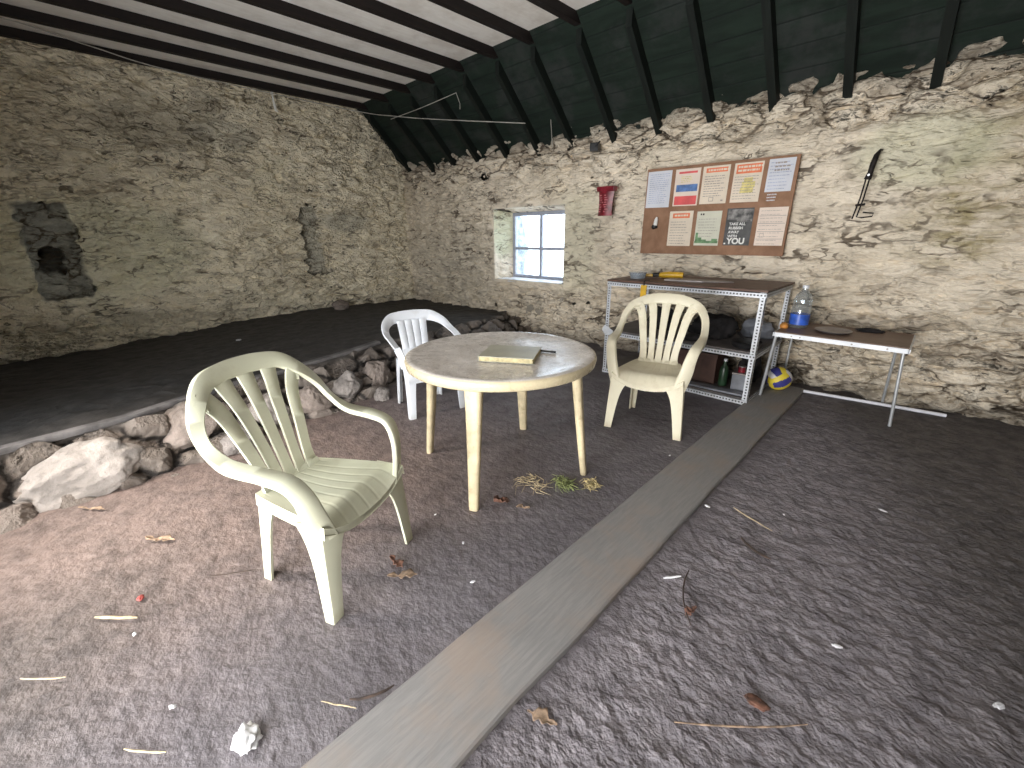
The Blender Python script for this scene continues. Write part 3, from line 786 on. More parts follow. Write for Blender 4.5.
def high_chair(label, mat, loc, facing, scale, zt=.935, group=None):
    t = thing('armchair', label, 'chair', (*loc, 0), math.radians(facing - 90), group, scale)
    # seat: dished panel with a rolled front edge
    def seatp(u, v, dz=0):
        y = -.20 + .44 * v
        hw = .160 + .080 * v ** .8
        x = (u * 2 - 1) * hw
        z = .425 - .018 * (1 - abs(u * 2 - 1) ** 2.2) * math.sin(PI * min(1, v * 1.1)) + .012 * v
        z -= .0022 * max(0, 1 - abs(((u - .5) / (.105 + .025 * v) + .5) % 1 - .5) / .10) * (1 if .06 < v else 0) * (1 if abs(u - .5) < .44 else 0)
        if v > .80: z -= 1.25 * (v - .80) ** 1.7 * (1 - .9 * abs(u * 2 - 1) ** 2.5)
        return Vector((x, y, z + dz))
    m = MB(); nu, nv = 84, 26
    m.grid(lambda u, v: seatp(u, v), nu, nv); m.grid(lambda u, v: seatp(u, v, -.008 if v < .97 else -.03), nu, nv)
    # skirt round the seat
    for u in (0, 1):
        for j in range(nv):
            a, b = seatp(u, j / nv), seatp(u, (j + 1) / nv)
            sx = .006 if u else -.006
            m.add([a, b, b + Vector((sx, 0, -.05)), a + Vector((sx, 0, -.05))], [(0, 1, 2, 3)])
    for i in range(nu):
        a, b = seatp(i / nu, 1), seatp((i + 1) / nu, 1); m.add([a, b, b + Vector((0, -.003, -.03)), a + Vector((0, -.003, -.018 - .03 * abs(2 * i / nu - 1) ** 3))], [(0, 1, 2, 3)])
        a, b = seatp(i / nu, 0), seatp((i + 1) / nu, 0); m.add([a, b, b + Vector((0, 0, -.04)), a + Vector((0, 0, -.04))], [(0, 1, 2, 3)])
    seat = m.build('seat', mat, t, True, 60)
    # back: arch, top web and five fanned slats
    A = [(.292, .655), (.296, .70), (.283, .765), (.245, .83), (.175, zt - .052), (.09, zt - .034), (0, zt - .03)]
    half = [(.214, .219, .355), (.246, .214, .47), (.262, .200, .56), (.277, .158, .622), (.288, .07, .642), (.295, -.04, .645), (.300, -.115, .657), (.300, back_y(.3, .70) + .02, .70), (.286, back_y(.286, .765), .765), (.245, back_y(.245, .83), .83), (.175, back_y(.175, zt - .05), zt - .052), (.09, back_y(.09, zt - .034), zt - .034), (0, back_y(0, zt - .03), zt - .03)]
    hn = [(.45, .9, 0), (.42, .9, .1), (.34, .85, .35), (.2, .5, .85), (-.02, .12, 1), (-.02, .15, 1), (.15, .35, .9), (.40, .70, .55), (.34, .9, .3), (.25, 1, .25), (.1, 1, .32), (0, 1, .4), (0, 1, .45)]
    hw_ = [.085, .082, .072, .066, .064, .060, .052, .047, .050, .058, .070, .076, .077]
    path = half + [(-x, y, z) for x, y, z in half[-2::-1]]; nrm = hn + [(-a, b, c) for a, b, c in hn[-2::-1]]; wds = hw_ + hw_[-2::-1]
    sub = 6
    P_ = catmull(path, sub); N_ = catmull(nrm, sub); W_ = [q[0] for q in catmull([(q, 0, 0) for q in wds], sub)]
    def run(i0, i1):
        m = MB(); cs = [(-.5, -.9), (-.44, -.5), (.42, -.5), (.47, -1.4), (.5, -1.4), (.5, .25), (.44, .5), (-.44, .5), (-.5, .2)]
        secs = []
        for i in range(i0, i1 + 1):
            tt = (P_[min(i + 1, len(P_) - 1)] - P_[max(i - 1, 0)]).normalized(); nn = (N_[i] - tt * N_[i].dot(tt)).normalized(); sd = tt.cross(nn)
            out = 1 if sd.dot(Vector((P_[i].x, 0, P_[i].z - .55))) > 0 else -1
            sec = [P_[i] + sd * out * a * W_[i] + nn * b * .015 for a, b in cs]
            secs.append(sec)
        m.loft(secs); return m
    k0 = 6 * sub; k1 = len(P_) - 1 - k0
    run(0, k0).build('armrest', mat, t, True, 50); run(k1, len(P_) - 1).build('armrest', mat, t, True, 50)
    back = run(k0, k1).build('backrest', mat, t, True, 50)
    for k in range(-2, 3):
        xb = k * .057; xm = k * .070; xt_ = k * .098
        ztop = {0: zt - .05, 1: zt - .055, 2: zt - .112}[abs(k)]
        pts = []
        for (x, z) in ((xb, .405), (xb * 1.02, .50), (xm, .64), ((xm + xt_) / 2 * (1.0 if abs(k) < 2 else .98), .76), (xt_ * (1 if abs(k) < 2 else 1.02), .83), (xt_ * (1.1 if abs(k) < 2 else 1.14), ztop)):
            pts.append((x, back_y(x, z) - .003, z))
        wbot = .046 if abs(k) < 2 else .050
        ws = [wbot + .010, wbot, .049, .055, .062, .076] if abs(k) < 2 else [wbot + .012, wbot, .054, .060, .070, .085]
        m = MB(); m.strap(pts, [(0, 1, .3)] * 6, ws, .013, 6); m.build('slat', mat, back, True, 50)
    m = MB(); m.strap([(-.145, back_y(.14, .42), .418), (0, back_y(0, .42), .412), (.145, back_y(.14, .42), .418)], [(0, 1, .4)] * 3, [.06, .062, .06], .014, 6); m.build('back_foot_web', mat, back, True, 50)
    for s in (-1, 1):
        m = MB(); leg_L(m, s * .27, .235, .425, s * .243, .226, .15, .052, .13, .042, s, 1, drop=.05); m.build('leg', mat, t, True, 40)
        m = MB(); leg_L(m, s * .188, -.235, .405, s * .168, -.187, .07, .042, .10, .045, s, -1); m.build('leg', mat, t, True, 40)
    return t

def low_chair(label, mat, loc, facing, scale):
    t = thing('armchair', label, 'chair', (*loc, 0), math.radians(facing - 90), None, scale)
    def seatp(u, v, dz=0):
        y = -.20 + .44 * v; hw = .18 + .06 * v; x = (u * 2 - 1) * hw
        z = .42 - .015 * (1 - abs(u * 2 - 1) ** 2) * math.sin(PI * v) + .01 * v
        if v > .86: z -= 2.0 * (v - .86) ** 1.6
        return Vector((x, y, z + dz))
    m = MB(); m.grid(lambda u, v: seatp(u, v), 20, 20); m.grid(lambda u, v: seatp(u, v, -.01 if v < .97 else -.03), 20, 20)
    for u in (0, 1):
        for j in range(20):
            a, b = seatp(u, j / 20), seatp(u, (j + 1) / 20); m.add([a, b, b + Vector((0, 0, -.05)), a + Vector((0, 0, -.05))], [(0, 1, 2, 3)])
    m.build('seat', mat, t, True, 60)
    # curved back panel with three slits: four staves joined top and bottom
    def by(x, z): return -.19 - .24 * (z - .42) + .5 * x * x
    zt = .80
    m = MB(); m.strap([(-.13, by(.13, .47), .45), (0, by(0, .45), .44), (.13, by(.13, .47), .45)], [(0, 1, .25)] * 3, [.17, .17, .17], .012, 6)
    back = m.build('backrest', mat, t, True, 50)
    for k in range(4):
        x = (k - 1.5) * .066
        m = MB(); m.strap([(x * .95, by(x, .50), .50), (x, by(x, .62), .62), (x * 1.06, by(x, .74), .745)], [(0, 1, .25)] * 3, [.0605, .0605, .066], .014, 5); m.build('slat', mat, back, True, 50)
    rim = [(.285, .15, .600), (.292, .03, .645), (.290, -.09, .675), (.262, -.19, .725), (.19, -.262, .765), (.10, -.288, .775), (0, -.295, .778)]
    rim = [(-x, y, z) for x, y, z in rim[:-1]] + rim[::-1]
    nr = [(.3, .3, .9), (.2, 0, 1), (.3, .1, .95), (.4, .5, .6), (.2, .9, .35), (.05, 1, .3), (0, 1, .3)]
    nr = [(a, b, c) for a, b, c in nr[:-1]] + [(-a, b, c) for a, b, c in nr[::-1]]
    wd = [.055, .055, .058, .075, .095, .10, .10]; wd = wd[:-1] + wd[::-1]
    m = MB(); m.strap(rim, nr, wd, .015, 6); m.build('top_rail', mat, back, True, 50)
    for s in (-1, 1):
        pts = [(.285, .15, .600), (.272, .19, .55), (.252, .20, .44)]
        m = MB(); m.strap([(s * x, y, z) for x, y, z in pts], [(s * .5, .6, .6), (s * .8, .55, .1), (s * .9, .4, 0)], [.055, .066, .085], .015, 6); m.build('armrest', mat, t, True, 50)
        m = MB(); leg_L(m, s * .26, .235, .45, s * .247, .225, .105, .055, .11, .042, s, 1); m.build('leg', mat, t, True, 40)
        m = MB(); leg_L(m, s * .215, -.225, .43, s * .20, -.19, .06, .045, .09, .045, s, -1); m.build('leg', mat, t, True, 40)
    return t

high_chair('pale green-cream plastic armchair with fanned slats, nearest the camera, left of the table', M_chairA, (-1.69, .56), 23, 1.0, .945)
high_chair('cream high-backed plastic armchair in front of the metal shelving', M_chairC, (-1.405, 2.98), -74, 1.05, .915)
low_chair('cool white low-backed plastic armchair with three slits, behind the table', M_chairB, (-2.98, 1.985), -13, .97)

# ------------------------------------------------------------------ slotted-steel shelving
def angle_bar(parent, name, p0, p1, d1, d2, w=.042, th=.003):
    """L-shaped slotted bar from p0 to p1 with flanges along d1 and d2"""
    p0, p1, d1, d2 = map(Vector, (p0, p1, d1, d2))
    L = (p1 - p0).length
    vs_, fs_, uv = [], [], []
    for d, o_ in ((d1, d2), (d2, d1)):
        b = len(vs_)
        for (a, g) in ((0, 0), (w, 1)):
            for (e, along) in ((p0, 0), (p1, L)):
                for t_ in (0, th):
                    vs_.append(e + d * a + o_ * t_); uv.append((along, g, 0, 1))
        fs_ += [tuple(b + i for i in q) for q in ((0, 2, 6, 4), (1, 5, 7, 3), (0, 1, 3, 2), (4, 6, 7, 5), (0, 4, 5, 1), (2, 3, 7, 6))]
    o = mesh_obj(name, vs_, fs_, M_slot, parent)
    at = o.data.attributes.new('uvp', 'FLOAT_COLOR', 'POINT')
    for i, c in enumerate(uv): at.data[i].color = c
    return o
sh = thing('shelving_unit', 'white slotted-steel shelving unit with a brown top board, against the back wall', 'shelving', (-1.665, 4.25, 0))
X0, X1, Y0, Y1 = -.725, .725, -.40, .41
H = .965
for sx, x in ((1, X0), (-1, X1)):
    for sy, y in ((1, Y0), (-1, Y1)):
        angle_bar(sh, 'post', (x, y, 0), (x, y, H), (sx, 0, 0), (0, sy, 0))
for z, dz in ((H - .003, -1), (.455, -1), (.045, -1)):
    for sy, y in ((1, Y0 - .004), (-1, Y1 + .004)):
        angle_bar(sh, 'rail', (X0, y, z), (X1, y, z), (0, 0, dz), (0, sy, 0), .04)
    for sx, x in ((1, X0 - .004), (-1, X1 + .004)):
        angle_bar(sh, 'rail', (x, Y0, z), (x, Y1, z), (0, 0, dz), (sx, 0, 0), .04)
m = MB(); m.box((X0 - .012, Y0 + .004, H), (X1 + .008, Y1 + .03, H + .018), bev=.003); m.build('top_board', M_brownboard, sh, False)
m = MB(); m.box((X0 + .005, Y0 + .006, .457), (X1 - .005, Y1 - .006, .472)); m.build('shelf_board', M_greyboard, sh, False)
m = MB(); m.box((X0 + .005, Y0 + .006, .047), (X1 - .005, Y1 - .006, .06)); m.build('shelf_board', M_greyboard, sh, False)
m = MB(); m.add([(X0 - .006, Y0 - .010, .43), (X0 + .10, Y0 - .010, .43), (X0 + .10, Y0 - .010, .47), (X0 + .0, Y0 - .010, .52), (X0 - .03, Y0 - .010, .47)] + [(a, Y0 - .006, c) for a, c in ((X0 - .006, .43), (X0 + .10, .43), (X0 + .10, .47), (X0, .52), (X0 - .03, .47))],
      [(0, 1, 2, 3, 4), (5, 6, 7, 8, 9), (0, 1, 6, 5), (1, 2, 7, 6), (2, 3, 8, 7), (3, 4, 9, 8), (4, 0, 5, 9)]); m.build('gusset_plate', M_whitemetal, sh, False)

def lump(name, label, cat, loc, size, mat, seed, rz=0.0, amp=.35, freq=1.6, group=None, sharp=.0):
    bm = bmesh.new(); bmesh.ops.create_icosphere(bm, subdivisions=4, radius=1)
    off = Vector((seed * 3.7, seed * 1.3, seed * 5.1))
    for v in bm.verts:
        p = v.co * (1 + amp * mnoise.noise(v.co * freq + off) + amp * .5 * mnoise.noise(v.co * freq * 3 + off))
        p = Vector((p.x * size[0], p.y * size[1], p.z * size[2]))
        if p.z < -size[2] * .5: p.z = -size[2] * .5
        v.co = p + Vector((0, 0, size[2] * .5))
    me = bpy.data.meshes.new(name); bm.to_mesh(me); bm.free(); me.materials.append(mat)
    me.polygons.foreach_set('use_smooth', [True] * len(me.polygons))
    o = bpy.data.objects.new(name, me); o.location = loc; o.rotation_euler = (0, 0, rz); link(o)
    return tag(o, label, cat, group)

# on the top board (z .983)
ZS = H + .0185
tub = thing('plastic_tub', 'clear plastic tub on the left end of the shelving top', 'tub', (-2.20, 4.10, ZS))
m = MB(); m.lathe([(.001, .002), (.07, .002), (.085, .055), (.083, .055), (.068, .005), (.001, .005)], 24, cap=False); m.build('bowl', M_tub, tub)
m = MB(); m.lathe([(.001, .056), (.089, .056), (.09, .063), (.05, .066), (.001, .066)], 24, cap=False); m.build('lid', M_tub, tub)
saw = thing('hand_saw', 'hand saw with yellow handle lying on the shelving top', 'saw', (-1.95, 4.33, ZS), math.radians(20))
m = MB(); m.tube([(-.12, 0, .03), (-.10, 0, .03), (-.02, 0, .034), (.08, 0, .034), (.11, 0, .03), (.115, 0, .03)], [.016, .028, .032, .030, .032, .02], 12); m.build('handle', M_yellow, saw)
m = MB(); m.tube([(-.19, 0, .03), (-.17, 0, .03), (-.12, 0, .03)], [.012, .022, .02], 10); m.build('collar', M_black, saw)
m = MB(); m.box((-.30, -.02, .012), (-.18, .02, .04), bev=.008); m.build('guard', M_yellow, saw, False)
bl = thing('metal_sheet', 'flat dull grey pointed metal sheet lying on the shelving top beside the saw', 'sheet', (-1.62, 4.22, ZS), math.radians(8))
m = MB(); m.add([(-.30, -.10, 0), (.05, -.10, 0), (.30, .0, 0), (.26, .06, 0), (-.30, .09, 0)] + [(-.30, -.10, .012), (.05, -.10, .012), (.30, .0, .010), (.26, .06, .010), (-.30, .09, .012)], [(0, 1, 2, 3, 4), (5, 6, 7, 8, 9)] + [(i, (i + 1) % 5, 5 + (i + 1) % 5, 5 + i) for i in range(5)])
m.build('sheet', M_steelgrey, bl, False)
tg = thing('tag', 'yellow plastic tag hanging over the front rail of the shelving', 'tag', (-1.985, 3.835, .90))
m = MB(); m.box((-.03, -.003, -.07), (.03, .002, .055), bev=.002); m.build('plate', M_yellow, tg, False)
m = MB(); m.tube([(0, 0, .05), (0, -.002, .09), (.0, .03, .098), (0, .1, .094)], .006, 6); m.build('strap', M_black, tg)

# on the middle shelf (z .472)
lump('bag', 'crumpled black cloth bag heaped in the middle of the middle shelf', 'bag', (-1.45, 4.30, .473), (.20, .17, .14), M_darkcloth, 2, .3)
lump('bag', 'small black bag at the left of the middle shelf, behind the chair slats', 'bag', (-1.97, 4.30, .473), (.14, .13, .15), M_darkcloth, 6)
pan = thing('frying_pan', 'black pan with handle on the right of the middle shelf', 'pan', (-1.07, 4.03, .473), math.radians(120))
m = MB(); m.lathe([(.001, 0), (.105, 0), (.125, .05), (.121, .05), (.10, .006), (.001, .006)], 28, cap=False); m.build('bowl', M_black, pan)
m = MB(); m.tube([(.115, 0, .04), (.2, 0, .055), (.29, 0, .06)], [.012, .012, .014], 8); m.build('handle', M_black, pan)
lump('plastic_bag', 'pale bluish crumpled plastic bag at the right end of the middle shelf, behind the pan', 'bag', (-1.12, 4.50, .473), (.13, .09, .11), M_greyplastic, 9)
lump('glove', 'dark flattened glove on the middle shelf, left of the pan', 'glove', (-1.50, 3.97, .473), (.09, .06, .04), M_darkcloth, 12)
# on the bottom shelf (z .06)
cr = thing('wooden_crate', 'dark reddish-brown wooden box on the bottom shelf', 'box', (-1.50, 4.22, .0605))
m = MB(); m.box((-.20, -.16, 0), (.20, .16, .27), bev=.006); m.build('body', M_darkbrown, cr, False)
m = MB(); m.box((-.205, -.165, .255), (.205, .165, .285), bev=.004); m.build('lid', M_darkbrown, cr, False)
bt = thing('bottle', 'dark green bottle standing right of the wooden box on the bottom shelf', 'bottle', (-1.235, 4.10, .0605))
m = MB(); m.lathe([(.001, 0), (.036, 0), (.038, .01), (.038, .15), (.03, .18), (.013, .205), (.013, .235), (.001, .235)], 20, cap=False); m.build('body', M_greenglass, bt)
m = MB(); m.lathe([(.001, .233), (.016, .233), (.016, .255), (.001, .255)], 16, cap=False); m.build('cap', M_whitemetal, bt)
lump('backpack', 'dark bag with a red flash on the right of the bottom shelf', 'bag', (-1.11, 4.42, .0605), (.09, .12, .22), M_darkcloth, 15)
gb = thing('storage_box', 'grey plastic box at the right end of the bottom shelf', 'box', (-1.075, 4.10, .0605), .1)
m = MB(); m.box((-.07, -.08, 0), (.07, .08, .15), bev=.008); m.build('body', M_greyplastic, gb, False)
m = MB(); m.box((-.074, -.084, .15), (.074, .084, .165), bev=.004); m.build('lid', M_steelgrey, gb, False)
rt = thing('tin', 'small red tin on top of the grey plastic box on the bottom shelf', 'tin', (-1.08, 4.08, .226))
m = MB(); m.lathe([(.001, 0), (.03, 0), (.03, .05), (.001, .05)], 18, cap=False); m.build('body', M_red, rt)
m = MB(); m.lathe([(.001, .05), (.031, .05), (.031, .058), (.001, .058)], 18, cap=False); m.build('lid', M_steelgrey, rt)
sl = thing('loose_board', 'pale flat board lying along the front of the bottom shelf', 'board', (-1.24, 3.93, .0605), .03)
m = MB(); m.box((-.30, -.045, 0), (.27, .045, .016), bev=.002); m.build('board', M_greyplastic, sl, False)

# ------------------------------------------------------------------ folding table on the right
ft = thing('folding_table', 'narrow brown-topped folding table with thin metal legs, right of the shelving', 'table', (-.455, 4.385, 0))
zt = .61
m = MB(); m.box((-.425, -.30, zt), (.425, .30, zt + .02), bev=.003); m.build('tabletop', M_camptop, ft, False)
m = MB(); m.box((-.43, -.312, zt - .022), (.43, -.300, zt + .012)); m.box((-.43, .300, zt - .022), (.43, .312, zt + .012)); m.box((-.437, -.312, zt - .022), (-.425, .312, zt + .012)); m.box((.425, -.312, zt - .022), (.437, .312, zt + .012)); m.build('edge_trim', M_whitemetal, ft, False)
m = MB(); m.tube([(.40, -.235, zt - .01), (.447, -.225, .0)], .011, 10); m.build('leg', M_alu, ft)
m = MB(); m.tube([(.345, .22, zt - .01), (.355, .30, .0)], .011, 10); m.build('leg', M_alu, ft)
m = MB(); m.tube([(-.415, -.29, zt - .01), (-.462, -.235, .0)], .013, 10); m.build('leg', M_alu, ft)
m = MB(); m.tube([(-.40, .27, zt - .01), (-.41, .30, .0)], .011, 10); m.build('leg', M_alu, ft)
for x in (-.30, -.24, .10, .31):
    m = MB(); m.lathe([(.001, 0), (.006, 0), (.006, .003), (.001, .003)], 10, M=Matrix.Translation((x, -.312, zt - .005)) @ Matrix.Rotation(PI / 2, 4, 'X'), cap=False); m.build('rivet', M_steelgrey, ft)
zt2 = zt + .0205
wb = thing('water_bottle', 'big clear plastic water bottle with a blue label on the folding table', 'bottle', (-.785, 4.40, zt2))
wb.scale = (.92, .92, .93)
m = MB(); m.lathe([(.001, 0), (.068, 0), (.078, .015), (.078, .07), (.074, .08), (.078, .09), (.078, .19), (.072, .20), (.076, .21), (.074, .26), (.06, .30), (.028, .335), (.024, .35), (.024, .37)], 32, cap=False); m.build('body', M_bottle, wb)
m = MB(); m.lathe([(.0795, .03), (.0805, .031), (.0805, .125), (.0795, .126)], 32, cap=False); m.build('label_band', M_blue_label, wb)
m = MB(); m.lathe([(.027, .358), (.027, .385), (.001, .386)], 20, cap=False); m.build('cap', M_whitemetal, wb)
tr = thing('plate', 'dull grey shallow dish on the folding table, right of the bottle', 'plate', (-.52, 4.33, zt2))
m = MB(); m.lathe([(.001, 0), (.085, 0), (.13, .022), (.128, .024), (.083, .006), (.001, .006)], 32, cap=False); m.build('dish', M_steelgrey, tr)
lump('dishcloth', 'dark crumpled cloth on the folding table behind the grey dish', 'cloth', (-.30, 4.56, zt2), (.09, .05, .02), M_darkcloth, 21, .2)
lump('orange', 'small orange fruit at the left end of the folding table', 'fruit', (-.862, 4.27, zt2), (.033, .033, .033), M_orangefruit, 22, 0, .05)

# ------------------------------------------------------------------ ball
def panel_mat_index(p):
    a = math.atan2(p.y, p.x)
    return a
ball = thing('volleyball', 'yellow, blue and white volleyball at the end of the floor plank, under the folding table', 'ball', (-.845, 4.40, .031))
r = .108
Mrot = Matrix.Rotation(math.radians(25), 3, 'X') @ Matrix.Rotation(math.radians(-20), 3, 'Y') @ Matrix.Rotation(math.radians(38), 3, 'Z')
for nm, mt, sel in (('yellow_panel', M_ballyellow, 0), ('blue_panel', M_ballblue, 1), ('white_panel', M_ballwhite, 2)):
    m = MB(); nA, nB = 64, 40
    bm = bmesh.new(); bmesh.ops.create_uvsphere(bm, u_segments=72, v_segments=48, radius=r)
    dels = []
    for f_ in bm.faces:
        c = (Mrot.inverted() @ f_.calc_center_median()).normalized()
        ax = max(range(3), key=lambda i: abs(c[i])); o1 = c[(ax + 1) % 3] / abs(c[ax])
        if abs(o1) < .34: k = 1
        elif c[ax] * o1 > 0: k = 0
        else: k = 2 if ax != 1 else 0
        if k != sel: dels.append(f_)
    bmesh.ops.delete(bm, geom=dels, context='FACES')
    bmesh.ops.translate(bm, verts=bm.verts, vec=(0, 0, r))
    me = bpy.data.meshes.new(nm); bm.to_mesh(me); bm.free(); me.materials.append(mt); me.polygons.foreach_set('use_smooth', [True] * len(me.polygons))
    o = link(bpy.data.objects.new(nm, me), ball)

# ------------------------------------------------------------------ pipe at the wall foot
m = MB(); m.tube([(-.66, 4.565, .016), (-.2, 4.62, .016), (.30, 4.675, .016)], .014, 12)
tag(m.build('pipe', M_pvc), 'thin white plastic pipe lying on the floor along the back wall', 'pipe')

# ------------------------------------------------------------------ noticeboard and papers
BY = 4.695
nb = thing('noticeboard', 'brown hardboard noticeboard on the back wall above the shelving', 'noticeboard', (-1.795, BY, 1.205))
m = MB(); m.add([(-.72, 0, 0), (.72, 0, .002), (.714, 0, .85), (-.71, 0, .865)] + [(-.72, .018, 0), (.72, .018, .002), (.714, .018, .85), (-.71, .018, .865)], [(0, 1, 2, 3), (4, 5, 6, 7), (0, 1, 5, 4), (1, 2, 6, 5), (2, 3, 7, 6), (3, 0, 4, 7)]); m.build('panel', M_cork, nb, False)
for bx_, bz_ in ((-.66, .05), (.60, .05), (-.66, .75), (.60, .75)):
    m = MB(); m.box((bx_, .018, bz_), (bx_ + .06, .0699, bz_ + .06)); m.build('batten', M_darkbrown, nb, False)
def sheet(name, label, cat, x0, x1, z0, z1, mat, parts, tilt=0.0, group=None):
    t = thing(name, label, cat, ((x0 + x1) / 2, BY - .0015, (z0 + z1) / 2), 0, group)
    t.rotation_euler = (0, tilt, 0)
    w, h_ = x1 - x0, z1 - z0
    xs = {0.0, 1.0}; ys = {0.0, 1.0}
    for nm, mt, rects in parts:
        for (a, b, c, d) in rects: xs |= {round(a, 3), round(b, 3)}; ys |= {round(c, 3), round(d, 3)}
    xs = sorted(x for x in xs if 0 <= x <= 1); ys = sorted(y for y in ys if 0 <= y <= 1)
    vs_ = [(-w / 2 + a * w, 0, h_ / 2 - c * h_) for c in ys for a in xs]
    nx = len(xs); fs_, mi = [], []
    for j in range(len(ys) - 1):
        for i in range(nx - 1):
            fs_.append((j * nx + i, (j + 1) * nx + i, (j + 1) * nx + i + 1, j * nx + i + 1))
            cx_, cy_ = (xs[i] + xs[i + 1]) / 2, (ys[j] + ys[j + 1]) / 2; k = 0
            for q, (nm, mt, rects) in enumerate(parts):
                if any(a < cx_ < b and c < cy_ < d for (a, b, c, d) in rects): k = q + 1
            mi.append(k)
    me = bpy.data.meshes.new('paper'); me.from_pydata(vs_, [], fs_)
    for mt in [mat] + [p_[1] for p_ in parts]: me.materials.append(mt)
    me.polygons.foreach_set('material_index', mi); me.update()
    o = link(bpy.data.objects.new('paper', me), t); sm = o.modifiers.new('thickness', 'SOLIDIFY'); sm.thickness = .0017; sm.offset = -1
    return t
def lines(y0, y1, n, a=.1, b=.9, th=.012, seed=1):
    r = random.Random(seed); out = []
    for k in range(n):
        y = y0 + (y1 - y0) * k / max(1, n - 1); e = b - r.random() * .3 * (b - a); x = a
        while x < e:                                   # short dashes stand for illegible words
            l = r.uniform(.04, .14); out.append((x, min(x + l, e), y, y + th * 1.6)); x += l + .025
    return out
sheet('notice', 'bluish white handwritten sheet at the top left of the noticeboard', 'notice', -2.495, -2.228, 1.682, 2.04, M_paper_blue, [('handwriting', M_inkblue, lines(.08, .86, 15, .1, .95, .010, 1))], .012)
sheet('notice', 'cream notice with red heading, blue band and red block, second in the top row', 'notice', -2.187, -1.93, 1.686, 2.035, M_paper_pink, [('heading', M_redprint, [(.14, .88, .07, .125)]), ('yellow_lines', M_yellowprint, lines(.2, .34, 4, .25, .8, .012, 2)), ('blue_band', M_blueprint, [(.08, .94, .42, .61)]), ('red_block', M_redprint, [(.05, .95, .73, .97)])], .01)
sheet('notice', 'cream notice with orange heading and a small round stamp, third in the top row', 'notice', -1.906, -1.65, 1.692, 2.034, M_paper_cream, [('heading', M_orange, [(.12, .92, .05, .17)]), ('heading_words', M_paper_cream, lines(.085, .085, 1, .2, .95, .03, 31)), ('text_lines', M_ink, lines(.26, .78, 9, .1, .92, .012, 3)), ('stamp', M_ink, [(.34, .52, .82, .835), (.34, .36, .82, .93), (.50, .52, .82, .93), (.34, .52, .92, .935), (.8, .88, .9, .94)])], .01)
sheet('notice', 'cream notice with bold orange heading block and yellow map, fourth in the top row', 'notice', -1.612, -1.36, 1.691, 2.033, M_paper_cream, [('heading', M_orange, [(.08, .95, .04, .27)]), ('heading_words', M_paper_cream, lines(.08, .17, 2, .14, 1.0, .03, 32)), ('yellow_picture', M_yellowprint, [(.4, .7, .38, .48), (.34, .8, .48, .62), (.3, .76, .62, .76)]), ('text_lines', M_ink, lines(.34, .9, 9, .06, .94, .009, 4))], .01)
sheet('notice', 'bluish white handwritten sheet at the top right of the noticeboard', 'notice', -1.32, -1.109, 1.765, 2.036, M_paper_blue, [('handwriting', M_inkblue, lines(.1, .9, 9, .08, .94, .014, 5)), ('bold_words', M_ink, lines(.1, .32, 3, .25, .85, .03, 15))], .01)
sheet('notice', 'cream notice with orange heading in the bottom row, beside the hanging black and white clip', 'notice', -2.205, -1.953, 1.289, 1.636, M_paper_cream, [('heading', M_orange, [(.14, .86, .06, .2)]), ('heading_words', M_paper_cream, lines(.10, .10, 1, .22, .9, .03, 33)), ('text_lines', M_ink, lines(.3, .92, 9, .08, .92, .010, 6))], .004)
sheet('notice', 'pale notice with green hills along its lower edge, in the bottom row', 'notice', -1.912, -1.668, 1.295, 1.624, M_paper_green, [('emblem', M_inkdark, [(.14, .2, .06, .11), (.23, .3, .06, .11)]), ('text_lines', M_ink, lines(.22, .72, 7, .1, .9, .009, 7)), ('green_picture', M_greenprint, [(.02, .98, .86, .93), (.04, .14, .62, .86), (.14, .3, .76, .86), (.3, .5, .82, .86), (.72, .95, .80, .86)])], .004)
p8 = sheet('poster', 'charcoal poster reading TAKE ALL RUBBISH AWAY WITH YOU in white', 'poster', -1.62, -1.379, 1.299, 1.64, M_poster, [('picture', M_posterpic, [(.42, .98, .03, .36), (.05, .42, .03, .30)]), ('emblem', M_white, [(.03, .1, .93, .97)])], .002)
W8, H8 = .241, .341
for i, (s_, sz, zz, bo) in enumerate((('TAKE ALL', .034, .45, .0009), ('RUBBISH', .034, .56, .0009), ('AWAY', .034, .67, .0009), ('WITH', .034, .78, .0009), ('YOU', .076, .955, .003))):
    M = Matrix.Translation((-W8 / 2 + .035, -.0024, H8 / 2 - zz * H8)) @ Matrix.Rotation(PI / 2, 4, 'X')
    to_mesh_text(s_, sz, M_white, 'lettering', p8, M, .0004, bo)
sheet('notice', 'pinkish notice ruled in five blocks at the bottom right of the noticeboard', 'notice', -1.335, -1.097, 1.30, 1.635, M_paper_pink, [('rules', M_ink, [(.03, .97, .21, .222), (.03, .97, .41, .422), (.03, .97, .62, .632), (.03, .97, .82, .832)]), ('text_lines', M_ink, lines(.08, .95, 10, .08, .9, .007, 9)), ('stamp', M_ink, [(.14, .30, .68, .69), (.14, .155, .68, .78), (.285, .30, .68, .78), (.14, .3, .77, .78)])], .002)
sheet('sticker', 'scrap of white scribbled writing below the top right sheet of the noticeboard', 'sticker', -1.298, -1.196, 1.69, 1.755, M_cork, [('scribble', M_paper_blue, lines(.1, .85, 3, .05, .95, .10, 12))], .0)
tc = thing('clip', 'small white and black clip hanging at the lower left of the noticeboard', 'clip', (-2.352, BY - .022, 1.50))
m = MB(); m.tube([(.012, 0, .085), (.008, 0, .06), (0, 0, .0)], [.008, .02, .022], 12); m.build('white_end', M_white, tc)
m = MB(); m.tube([(0, 0, .0), (-.008, 0, -.02), (-.004, 0, -.035)], [.03, .034, .02], 12); m.build('black_end', M_black, tc)

